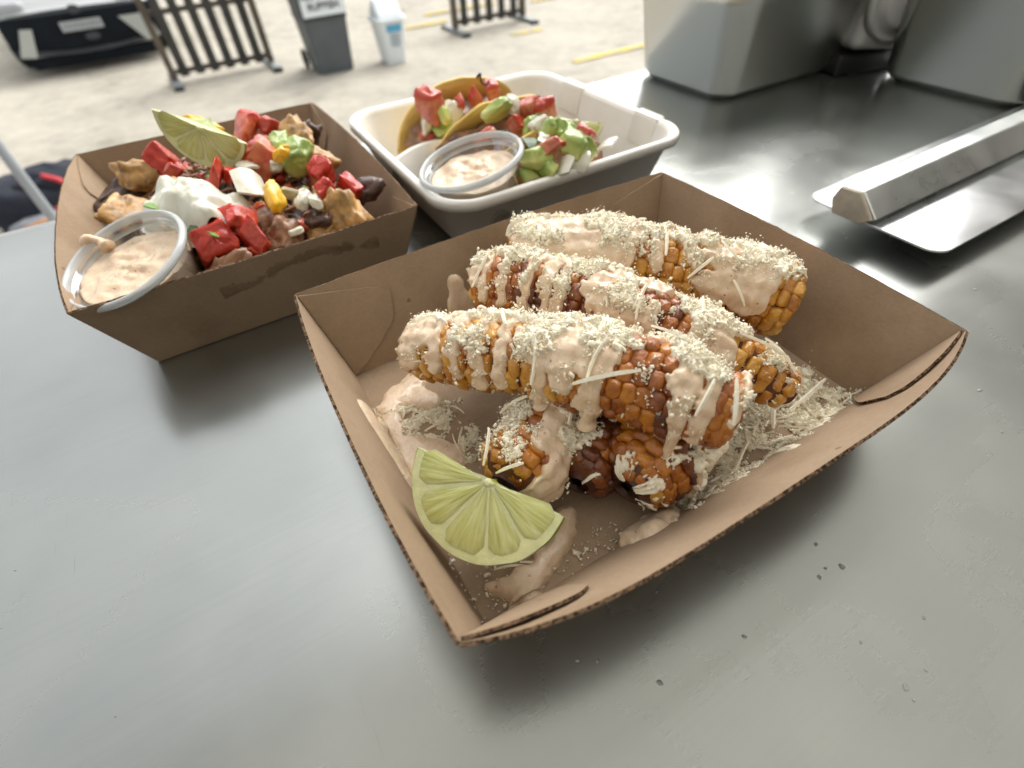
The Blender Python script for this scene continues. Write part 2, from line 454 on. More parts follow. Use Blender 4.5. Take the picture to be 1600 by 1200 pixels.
plain('bin_white', (0.68, 0.73, 0.74), 0.4, 0.03, 5)
plain('sign_white', (0.74, 0.80, 0.82), 0.4, 0.02, 5)
plain('ink', (0.06, 0.065, 0.075), 0.6)
plain('ink_blue', (0.08, 0.34, 0.55), 0.5, 0.1)
plain('ink_pale', (0.22, 0.27, 0.33), 0.6)
plain('rubber', (0.018, 0.024, 0.022), 0.7)
plain('car_paint', (0.42, 0.43, 0.42), 0.25, 0.02, 3, coat=0.7, metal=0.1)
plain('car_cream', (0.42, 0.44, 0.41), 0.35, 0.03, 3, coat=0.4)
plain('car_black', (0.008, 0.011, 0.015), 0.75, 0.3, 5, spec=0.15)
plain('car_trim', (0.035, 0.042, 0.05), 0.5, 0.2, 5)
plain('car_glass', (0.02, 0.025, 0.03), 0.08)
plain('number_plate', (0.36, 0.38, 0.39), 0.4, 0.03)
plain('plate_ink', (0.22, 0.24, 0.26), 0.5)
plain('pole_paint', (0.26, 0.28, 0.30), 0.35, 0.05, 10)
plain('navy_fabric', (0.010, 0.014, 0.024), 0.85, 0.3, 20, 0.4, 300)
plain('red_webbing', (0.55, 0.035, 0.045), 0.6)
plain('grey_fabric', (0.19, 0.20, 0.22), 0.85, 0.2, 20)
plain('tan_leather', (0.33, 0.16, 0.06), 0.6, 0.2, 20)
plain('panel_white', (0.62, 0.61, 0.58), 0.45, 0.04, 2)
t = NT('roof_translucent')  # translucency added so light through the unseen roof fills the interior
_tl = t.node('ShaderNodeBsdfTranslucent'); _tl.inputs[0].default_value = (0.86, 0.85, 0.80, 1)
_ms = t.node('ShaderNodeMixShader'); _ms.inputs[0].default_value = 0.34
t.set(color=(0.80, 0.79, 0.75), rough=0.6)
t.L(t.b.outputs[0], _ms.inputs[1]); t.L(_tl.outputs[0], _ms.inputs[2]); t.L(_ms.outputs[0], t.out.inputs['Surface'])
MAT['roof_translucent'] = t.m
plain('panel_wall', (0.70, 0.65, 0.58), 0.5, 0.06, 2)
plain('panel_dark', (0.22, 0.20, 0.175), 0.5, 0.1, 2)
plain('floor_vinyl', (0.12, 0.12, 0.12), 0.5, 0.1, 3)
plain('grey_plastic', (0.62, 0.63, 0.62), 0.38, 0.05, 30)
plain('black_plastic', (0.02, 0.02, 0.02), 0.4)
plain('bar_plug', (0.52, 0.45, 0.35), 0.7, 0.25, 90, 0.3, 300)
plain('spot_dirt', (0.27, 0.28, 0.27), 0.5, 0.3, 300)
t = NT('bar_steel'); c = t.coord('Object'); f = t.noise(c, 20, 3, 0.55, 0.4); f2 = t.noise(c, 16, 2)
t.set(color=t.mix(t.ramp(f2, [(0.52, (0, 0, 0)), (0.68, (0.7, 0.7, 0.7))]), t.ramp(f, [(0.3, (0.60, 0.63, 0.62)), (0.7, (0.78, 0.79, 0.77))]), (0.42, 0.50, 0.43)), metal=0.9, rough=t.ramp(f, [(0.2, (0.2,) * 3), (0.8, (0.42,) * 3)]))
MAT['bar_steel'] = t.m

# ------------------------------------------------------------------ the setting: yard outside, truck body, counter
GZ = -1.45
n = 60
gx = np.concatenate([np.linspace(-150, -14, 8), np.linspace(-12, 16, n), np.linspace(18, 150, 8)])
gy = np.concatenate([np.linspace(-150, -3, 6), np.linspace(-1, 22, n), np.linspace(25, 150, 8)])
X, Y = np.meshgrid(gx, gy, indexing='ij')
Z = GZ + 0.006 * noise3(np.stack([X, Y, 0 * X], -1), 0.7, 3, 2)
structure(mesh_obj('ground', np.stack([X, Y, Z], -1).reshape(-1, 3), grid_faces(len(gx), len(gy)), MAT['concrete']))
for x0, x1, y0, y1 in ((3.80, 4.95, 5.11, 5.20), (3.0, 3.62, 7.95, 8.04), (3.88, 4.34, 6.60, 6.69), (3.55, 4.75, 8.55, 8.64), (5.2, 6.2, 8.2, 8.29)):
    o = box('painted_line', x0, x1, y0, y1, GZ + 0.012, GZ + 0.016, MAT['yellow']); structure(o)

# truck interior round the serving hatch (walls, ceiling and floor of the kitchen)
EDGE = 0.465
def wall(name, *a, mat='panel_wall'):
    return structure(box(name, *a, MAT[mat]))
wall('wall', -2.6, 2.2, EDGE + 0.005, EDGE + 0.045, GZ + 0.35, -0.035, mat='panel_white')          # under the hatch
wall('wall', 1.75, 2.2, EDGE + 0.005, EDGE + 0.045, -0.030, 1.25)                                  # right of the hatch
wall('wall', -2.6, -2.2, EDGE + 0.005, EDGE + 0.045, -0.030, 1.25)
wall('wall', -2.2, 1.75, EDGE + 0.005, EDGE + 0.045, 1.12, 1.25)
wall('wall', 2.2, 2.24, -1.7, EDGE + 0.045, -1.0, 1.25, mat='panel_dark')
wall('wall', -2.64, -2.6, -1.7, EDGE + 0.045, -1.0, 1.25)
wall('wall', -2.6, 2.2, -1.74, -1.7, -1.0, 1.25)
V = [(-2.7, -1.8, 1.255), (2.3, -1.8, 1.255), (2.3, EDGE + 0.06, 1.255), (-2.7, EDGE + 0.06, 1.255)]
structure(mesh_obj('ceiling', V, [(0, 1, 2, 3)], MAT['roof_translucent'], smooth=False))          # unseen roof, made translucent to add soft overhead light inside
wall('floor', -2.6, 2.2, -1.7, EDGE, -1.0, -0.96, mat='floor_vinyl')

ct = empty('serving_counter', (0.0, 0.1, 0.0))
tag(ct, 'worn stainless steel serving counter under all the food', 'counter')
prof = [(-0.42, -0.034), (-0.42, -0.006), (-0.414, 0.0)]
ys = list(np.linspace(-0.40, EDGE - 0.012, 24))
ring = [(-0.42 - 0.1, -0.034), (-0.42 - 0.1, -0.006), (-0.414 - 0.1, 0.0)] + [(y - 0.1, 0.0) for y in ys]
ring += [(EDGE - 0.1 - 0.0100, 0.0006), (EDGE - 0.1 - 0.006, 0.0012), (EDGE - 0.1 - 0.002, 0.0005), (EDGE - 0.1, -0.002), (EDGE - 0.1, -0.034)]
xs = np.linspace(-2.15, 2.15, 2)
V = np.array([[(x, y, z) for (y, z) in ring] for x in xs]).reshape(-1, 3)
F = [tuple(f) for f in grid_faces(2, len(ring), wrap_v=True)]
F += [tuple(range(len(ring))), tuple(range(len(ring), 2 * len(ring)))[::-1]]
o = mesh_obj('worktop', V, F, MAT['counter'], ct, smooth=False)
sm = o.data.polygons
for p in sm: p.use_smooth = len(p.vertices) == 4
o.data.set_sharp_from_angle(angle=math.radians(35))
SPOTS = [(0.1235, 0.0181, 1.5), (0.124, 0.0087, 2.3), (0.1191, 0.0111, 1.2), (0.1147, 0.0102, 1.7), (0.0498, 0.0143, 2.0), (0.1079, -0.0228, 2.0), (0.1066, -0.0256, 1.0),
         (0.0329, 0.0316, 1.4), (0.038, 0.0283, 1.3), (0.08, 0.0103, 1.5), (0.1306, -0.0145, 1.2), (0.1167, -0.0232, 1.0), (0.2412, 0.0267, 2.4), (0.2253, 0.0102, 1.5), (0.3133, 0.0654, 2.6), (0.1081, -0.0088, 1.0),
         (-0.09, 0.09, 0.8), (-0.05, 0.03, 0.8), (0.02, -0.005, 1.3), (-0.12, 0.16, 0.9)]
for k, (x, y, r) in enumerate(SPOTS):
    V, F = superquad(r * 0.00052, r * 0.0004, 0.00012, 1, 1, 5, 10, 0.4, 2.0, k)
    mesh_obj('dried_spot', V, F, MAT['spot_dirt'], ct, loc=(x, y - 0.1, 0.00005), rot=Matrix.Rotation(k * 1.3, 3, 'Z'))

# ------------------------------------------------------------------ yard furniture outside
def text_mesh(name, body, size, mat, parent, loc, rot, extrude=0.001, bold=0.0):
    cu = bpy.data.curves.new(name, 'FONT'); cu.body = body; cu.size = size; cu.align_x = 'CENTER'; cu.align_y = 'CENTER'; cu.extrude = extrude; cu.offset = bold
    tmp = bpy.data.objects.new('tmp', cu)
    COL.objects.link(tmp)
    dg = bpy.context.evaluated_depsgraph_get()
    me = bpy.data.meshes.new_from_object(tmp.evaluated_get(dg))
    bpy.data.objects.remove(tmp)
    me.materials.clear()
    return link(name, me, mat, parent, loc, rot)
FACE = Matrix.Rotation(math.pi / 2, 3, 'X')      # stands a flat thing up, facing -Y

# wheelie bin
b = empty('wheelie_bin', (1.58, 6.80, GZ))
tag(b, 'grey wheelie bin with a white rubbish sign on its front', 'bin')
def tier(wx, y0, y1, z, r): q = rrect(-wx / 2, wx / 2, y0, y1, r, 4); return np.column_stack([q, np.full(len(q), z)])
V, F = loft_vf([tier(0.39, -0.20, 0.20, 0.0, 0.03), tier(0.42, -0.22, 0.22, 0.25, 0.03), tier(0.455, -0.245, 0.25, 0.50, 0.03)], True, True)
mesh_obj('body', V, F, MAT['bin_grey'], b, smooth=False)
V, F = loft_vf([tier(0.475, -0.255, 0.26, 0.502, 0.03), tier(0.475, -0.255, 0.26, 0.535, 0.03), tier(0.46, -0.247, 0.255, 0.537, 0.03), tier(0.50, -0.27, 0.29, 0.86, 0.03)], True, True)
mesh_obj('upper_body', V, F, MAT['bin_rim'], b, smooth=False)
V, F = loft_vf([tier(0.54, -0.30, 0.32, 0.862, 0.04), tier(0.54, -0.30, 0.32, 0.89, 0.04), tier(0.46, -0.24, 0.28, 0.95, 0.06)], True, True)
mesh_obj('lid', V, F, MAT['bin_grey'], b, smooth=False)
for sx in (-1, 1):
    V, F = lathe_vf([(0.0, -0.02), (0.07, -0.02), (0.095, -0.016), (0.10, 0), (0.095, 0.016), (0.07, 0.02), (0.0, 0.02)], 24)
    w = mesh_obj('wheel', V, F, MAT['rubber'], b, loc=(sx * 0.235, 0.20, 0.10), rot=Matrix.Rotation(math.pi / 2, 3, 'Y'))
sg = mesh_obj('sign_board', *box_vf(-0.225, 0.225, -0.30, -0.275, 0.545, 0.93), MAT['sign_white'], b, smooth=False)
text_mesh('lettering', 'ALL OTHER', 0.085, MAT['ink'], sg, (0, -0.3015, 0.715), FACE, bold=0.003)
text_mesh('lettering', 'RUBBISH', 0.085, MAT['ink'], sg, (0, -0.3015, 0.625), FACE, bold=0.003)

# small white bin with swing lid
b = empty('swing_bin', (2.255, 6.60, GZ))
tag(b, 'small white plastic bin with a swing lid and blue label', 'bin')
V, F = loft_vf([tier(0.225, -0.13, 0.13, 0.0, 0.03), tier(0.30, -0.165, 0.165, 0.40, 0.04)], True, True)
mesh_obj('body', V, F, MAT['bin_white'], b, smooth=False)
V, F = loft_vf([tier(0.335, -0.185, 0.185, 0.402, 0.045), tier(0.335, -0.185, 0.185, 0.43, 0.045), tier(0.31, -0.17, 0.17, 0.445, 0.045)], True, True)
mesh_obj('rim', V, F, MAT['bin_white'], b, smooth=False)
V = [(-0.14, -0.16, 0.447), (0.14, -0.16, 0.447), (0.14, 0.16, 0.447), (-0.14, 0.16, 0.447), (-0.135, -0.02, 0.60), (0.135, -0.02, 0.60), (0.135, 0.02, 0.60), (-0.135, 0.02, 0.60)]
lid = mesh_obj('swing_lid', V, box_vf(0, 1, 0, 1, 0, 1)[1], MAT['bin_white'], b, smooth=False); bevel(lid, 0.012, 3)
TILT = Matrix.Rotation(math.pi / 2 + 0.087, 3, 'X')
lb = mesh_obj('label', *box_vf(-0.085, 0.085, -0.0015, 0.0015, -0.035, 0.035), MAT['ink_blue'], b, smooth=False, loc=(0.012, -0.1635, 0.345), rot=Matrix.Rotation(0.087, 3, 'X'))
for k, wdt in enumerate((0.11, 0.12, 0.10, 0.12, 0.09)):
    z = 0.285 - k * 0.026
    mesh_obj('printed_line', *box_vf(-wdt / 2, wdt / 2, -0.001, 0.001, -0.007, 0.007), MAT['ink_pale'], b, smooth=False, loc=(0.012, -0.133 - 0.0875 * z, z), rot=Matrix.Rotation(0.087, 3, 'X'))

# slatted barriers on galvanised feet
def barrier(x0, x1, y, label, nsl):
    g = empty('slatted_barrier', ((x0 + x1) / 2, y, GZ))
    tag(g, label, 'barrier', 'slatted barriers in the yard')
    hw = (x1 - x0) / 2
    for sx in (-1, 1):
        box('post', sx * hw - 0.035, sx * hw + 0.035, -0.04, 0.04, 0.055, 1.05, MAT['slat_brown'], g, 0.006)
        ft = box('foot', sx * hw - 0.045, sx * hw + 0.045, -0.30, 0.30, 0.004, 0.05, MAT['galvanised'], g, 0.01)
        for sy in (-1, 1):
            box('rubber_tip', sx * hw - 0.05, sx * hw + 0.05, sy * 0.33 - 0.03, sy * 0.33 + 0.03, 0.0, 0.045, MAT['rubber'], ft, 0.01)
    for z in (0.085, 0.62, 1.0):
        box('rail', -hw + 0.037, hw - 0.037, 0.012, 0.042, z, z + 0.05, MAT['slat_brown'], g)
    for k in range(nsl):
        x = -hw + 2 * hw * (k + 0.75) / (nsl + 0.5)
        box('slat', x - 0.045, x + 0.045, -0.018, 0.009, 0.062, 1.04, MAT['slat_dark'], g)
barrier(-0.03, 1.03, 7.42, 'dark slatted barrier on feet between the car and the grey bin', 6)
barrier(3.42, 4.46, 7.30, 'dark slatted barrier standing beyond the small white bin', 5)

# parked car, front towards the truck
car = empty('parked_car', (-0.72, 8.9, GZ))
tag(car, 'pale silver car with black lower grille parked nose-in', 'car')
sec = [(-0.02, 0.30, 0.70, 0.72), (0.0, 0.22, 0.86, 0.60), (0.25, 0.2, 0.90, 0.76), (1.15, 0.2, 0.90, 0.93), (1.9, 0.2, 0.90, 0.97), (3.6, 0.2, 0.90, 1.0), (4.2, 0.3, 0.84, 0.95)]
rings = []
for (y, zl, w, zt) in [(0.0, 0.30, 0.74, 0.60), (0.06, 0.24, 0.80, 0.66), (0.35, 0.20, 0.87, 0.78), (1.15, 0.20, 0.89, 0.92), (2.0, 0.20, 0.89, 0.95), (3.6, 0.20, 0.89, 0.98), (4.15, 0.28, 0.84, 0.93), (4.25, 0.35, 0.76, 0.85)]:
    q = rrect(-w, w, zl, zt, 0.10, 4)
    rings.append(np.column_stack([q[:, 0], np.full(len(q), y), q[:, 1]]))
V, F = loft_vf(rings, True, True)
mesh_obj('body', V, F, MAT['car_paint'], car)
rings = []
for (y, w, z) in [(1.05, 0.78, 0.90), (1.75, 0.64, 1.42), (3.1, 0.62, 1.44), (3.95, 0.72, 0.95)]:
    rings.append(np.array([(-0.80 if z < 1 else -0.64, y, z), (0.80 if z < 1 else 0.64, y, z), (0.80, y, 0.90), (-0.80, y, 0.90)]))
V, F = loft_vf(rings, True, True)
mesh_obj('cabin', V, F, MAT['car_glass'], car, smooth=False)
V, F = superquad(0.62, 0.72, 0.035, 0.5, 0.5, 8, 24)
mesh_obj('roof', V, F, MAT['car_paint'], car, loc=(0, 2.42, 1.445))
def fascia(name, pts, mat, thick=0.03, parent=car):
    V = [(x, -0.040 - thick + 0.030 * (abs(x) / 0.72) ** 2.5, z) for x, z in pts] + [(x, 0.06 + 0.030 * (abs(x) / 0.72) ** 2.5, z) for x, z in pts]
    m = len(pts)
    F = [tuple(range(m)), tuple(range(m, 2 * m))[::-1]] + [((k + 1) % m, k, k + m, (k + 1) % m + m) for k in range(m)]
    return mesh_obj(name, V, F, mat, parent, smooth=False)
xs = np.linspace(-0.80, 0.80, 15)
gr = fascia('grille', [(x, 0.19 + 0.04 * (abs(x) / 0.74) ** 2) for x in xs] + [(x, 0.575) for x in xs[::-1]], MAT['car_black'], 0.012)
fascia('bumper_lip', [(x, 0.185 + 0.05 * (abs(x) / 0.72) ** 2) for x in xs * 0.97] + [(x, 0.225 + 0.05 * (abs(x) / 0.72) ** 2) for x in xs[::-1] * 0.97], MAT['car_trim'], 0.03)
fascia('undertray', [(x, 0.07) for x in xs * 0.85] + [(x, 0.18) for x in xs[::-1] * 0.93], MAT['car_black'], -0.02)
fascia('bumper_top', [(x, 0.578) for x in xs * 0.98] + [(x, 0.615 - 0.03 * (abs(x) / 0.74) ** 3) for x in xs[::-1] * 0.98], MAT['car_trim'], 0.016)
fascia('corner_panel', [(-0.76, 0.22), (-0.60, 0.20), (-0.50, 0.47), (-0.62, 0.48)], MAT['car_cream'], 0.035)
fascia('corner_panel', [(0.60, 0.21), (0.76, 0.24), (0.70, 0.48), (0.40, 0.48)], MAT['car_cream'], 0.035)
pl = mesh_obj('number_plate', *box_vf(-0.215, 0.215, -0.085, -0.068, 0.405, 0.50), MAT['number_plate'], car, smooth=False)
for k in range(7):
    x = -0.165 + k * 0.055
    mesh_obj('character', *box_vf(x - 0.015, x + 0.015, -0.0872, -0.0855, 0.43, 0.475), MAT['plate_ink'], pl, smooth=False)
V, F = superquad(0.06, 0.012, 0.045, 0.7, 0.7, 8, 16)
mesh_obj('badge', V, F, MAT['car_trim'], car, loc=(0.0, -0.058, 0.60))
V, F = superquad(0.08, 0.01, 0.04, 0.7, 0.7, 8, 16)
mesh_obj('tow_cover', V, F, MAT['car_trim'], car, loc=(0.05, -0.056, 0.33))
for sx in (-1, 1):
    V, F = superquad(0.16, 0.06, 0.06, 0.5, 0.6, 8, 16)
    mesh_obj('headlight', V, F, MAT['number_plate'], car, loc=(sx * 0.62, 0.09, 0.655))
    for y in (0.75, 3.35):
        V, F = lathe_vf([(0.0, -0.09), (0.20, -0.09), (0.29, -0.085), (0.315, -0.06), (0.315, 0.06), (0.29, 0.085), (0.20, 0.09), (0.0, 0.09)], 32)
        mesh_obj('wheel', V, F, MAT['rubber'], car, loc=(sx * 0.81, y, 0.315), rot=Matrix.Rotation(math.pi / 2, 3, 'Y'))

# marquee pole and bag below the hatch, left
po = empty('marquee_pole', (-0.405, 1.60, GZ))
tag(po, 'slim pale metal pole standing outside left of the counter', 'pole')
V, F = lathe_vf([(0.0, 0.0), (0.05, 0.0), (0.05, 0.006), (0.0135, 0.010), (0.0135, 0.9), (0.0115, 0.91), (0.0115, 2.4), (0.0, 2.4)], 24)
mesh_obj('tube', V, F, MAT['pole_paint'], po)
bg = empty('rucksack', (-1.12, 4.45, GZ))
tag(bg, 'dark navy bag with red straps lying on the ground outside', 'bag')
V, F = superquad(0.34, 0.22, 0.16, 0.7, 0.7, 18, 32, 0.25, 2.2, 5); V[:, 2] += 0.15
mesh_obj('body', V, F, MAT['navy_fabric'], bg)
V, F = superquad(0.22, 0.16, 0.09, 0.7, 0.7, 14, 24, 0.25, 2.4, 9); V += np.array([0.14, 0.02, 0.25])
mesh_obj('flap', V, F, MAT['navy_fabric'], bg)
V, F = superquad(0.24, 0.12, 0.08, 0.8, 0.8, 12, 24, 0.2, 2.4, 12); V += np.array([0.05, -0.26, 0.075])
mesh_obj('side_pocket', V, F, MAT['grey_fabric'], bg)
for pts in ([(0.12, -0.12, 0.33), (0.20, -0.17, 0.30), (0.27, -0.20, 0.20)], [(0.10, -0.24, 0.16), (0.20, -0.27, 0.15), (0.30, -0.24, 0.12)], [(-0.02, 0.0, 0.31), (0.0, -0.10, 0.31), (0.03, -0.19, 0.25)]):
    V, F = tube_vf(np.array(pts), 0.016, 6); mesh_obj('strap', V, F, MAT['red_webbing'], bg)
V, F = tube_vf(np.array([(-0.16, -0.33, 0.10), (-0.04, -0.36, 0.13), (0.08, -0.33, 0.14)]), 0.02, 6); mesh_obj('handle', V, F, MAT['tan_leather'], bg)

# ------------------------------------------------------------------ steel pans, dispenser and scraper on the right
def steel_pan(x0, x1, y0, y1, h, label):
    cx, cy = (x0 + x1) / 2, (y0 + y1) / 2
    p = empty('steel_pan', (cx, cy, 0.0)); tag(p, label, 'pan', 'steel pans on the counter')
    a, c_ = (x1 - x0) / 2, (y1 - y0) / 2
    def R(d, z, r): q = rrect(-a - d, a + d, -c_ - d, c_ + d, r, 8); return np.column_stack([q, np.full(len(q), z)])
    rings = [R(-0.012, 0.0005, 0.012), R(-0.004, 0.0018, 0.018), R(0.0, 0.007, 0.02), R(0.009, h - 0.012, 0.024), R(0.0105, h - 0.010, 0.025), R(0.0105, h, 0.026)]
    inn = [R(0.009, h, 0.025), R(-0.001, 0.009, 0.018), R(-0.012, 0.003, 0.012)]
    V, F = loft_vf(rings + inn, True, True)
    mesh_obj('basin', V, F, MAT['pan'], p)
    V, F = loft_vf([R(0.0108, h - 0.001, 0.026), R(0.019, h - 0.003, 0.03), R(0.019, h + 0.001, 0.03), R(0.0088, h + 0.002, 0.025)])
    mesh_obj('rim', V, F, MAT['pan'], p)
steel_pan(0.417, 0.60, 0.338, 0.455, 0.084, 'deep stainless steel pan at the counter edge nearest the yard')
steel_pan(0.585, 0.80, 0.175, 0.30, 0.10, 'stainless steel pan in the top right corner behind the scraper')

d = empty('dispenser', (0.60, 0.345, 0.0), Matrix.Rotation(-0.25, 3, 'Z'))
tag(d, 'grey plastic dispenser housing between the two steel pans', 'dispenser')
box('foot', -0.035, 0.035, -0.03, 0.03, 0.0, 0.018, MAT['black_plastic'], d, 0.003)
V, F = box_vf(-0.030, 0.030, -0.036, 0.036, 0.0, 0.22)
h = mesh_obj('housing', V, F, MAT['grey_plastic'], d, smooth=False, loc=(0, 0, 0.019), rot=Matrix.Rotation(0.10, 3, 'Y')); bevel(h, 0.009, 4)
V, F = lathe_vf([(0.0, 0.010), (0.022, 0.010), (0.026, 0.008), (0.028, 0.0), (0.032, 0.0), (0.033, 0.004), (0.036, 0.004), (0.037, -0.004), (0.0, -0.004)], 40)
mesh_obj('dial', V, F, MAT['grey_plastic'], d, loc=(0.002, -0.040, 0.065), rot=Matrix.Rotation(math.pi / 2, 3, 'X'))
V, F = lathe_vf([(0.0, 0.004), (0.003, 0.003), (0.004, 0.0), (0.0, -0.001)], 16)
for (x, z) in ((0.016, 0.118), (0.010, 0.105)):
    mesh_obj('screw', V, F, MAT['scraper'], d, loc=(x, -0.037, z), rot=Matrix.Rotation(math.pi / 2, 3, 'X'))

sc = empty('steel_scraper', (0.40, 0.13, 0.0))
tag(sc, 'flat steel plate with a faceted bar handle on the right', 'scraper')
q = rrect(-0.094, 0.35, -0.044, 0.038, 0.010, 6)
zt = 0.0125
rg = [np.column_stack([q * s_, np.full(len(q), z_)]) for s_, z_ in ((0.997, zt - 0.0014), (1.0, zt - 0.0012), (1.0, zt - 0.0004), (0.998, zt))]
V, F = loft_vf(rg, True, True); mesh_obj('plate', V, F, MAT['scraper'], sc, smooth=False)
for x in (0.02, 0.27):
    box('spacer', x, x + 0.03, -0.022, 0.022, 0.0, zt - 0.0016, MAT['black_plastic'], sc)
pent = [(-0.0155, 0.0045), (-0.0094, 0.0), (0.0095, 0.0), (0.0125, 0.008), (0.0100, 0.0155), (-0.0025, 0.0165)]
def barvf(x0, x1, s_=1.0):
    V = [(x0, y * s_, zt + 0.0005 + z) for y, z in pent] + [(x1, y * s_, zt + 0.0005 + z) for y, z in pent]
    m = len(pent)
    return V, [tuple(range(m))[::-1], tuple(range(m, 2 * m))] + [(k, (k + 1) % m, (k + 1) % m + m, k + m) for k in range(m)]
yb = 0.007
hb = mesh_obj('bar_handle', *barvf(-0.098, 0.34), MAT['bar_steel'], sc, smooth=False, loc=(0, yb, 0)); bevel(hb, 0.0012, 2)
pg = mesh_obj('end_plug', *barvf(-0.1010, -0.0985, 0.93), MAT['bar_plug'], sc, smooth=False, loc=(0, yb, 0)); bevel(pg, 0.001, 2)

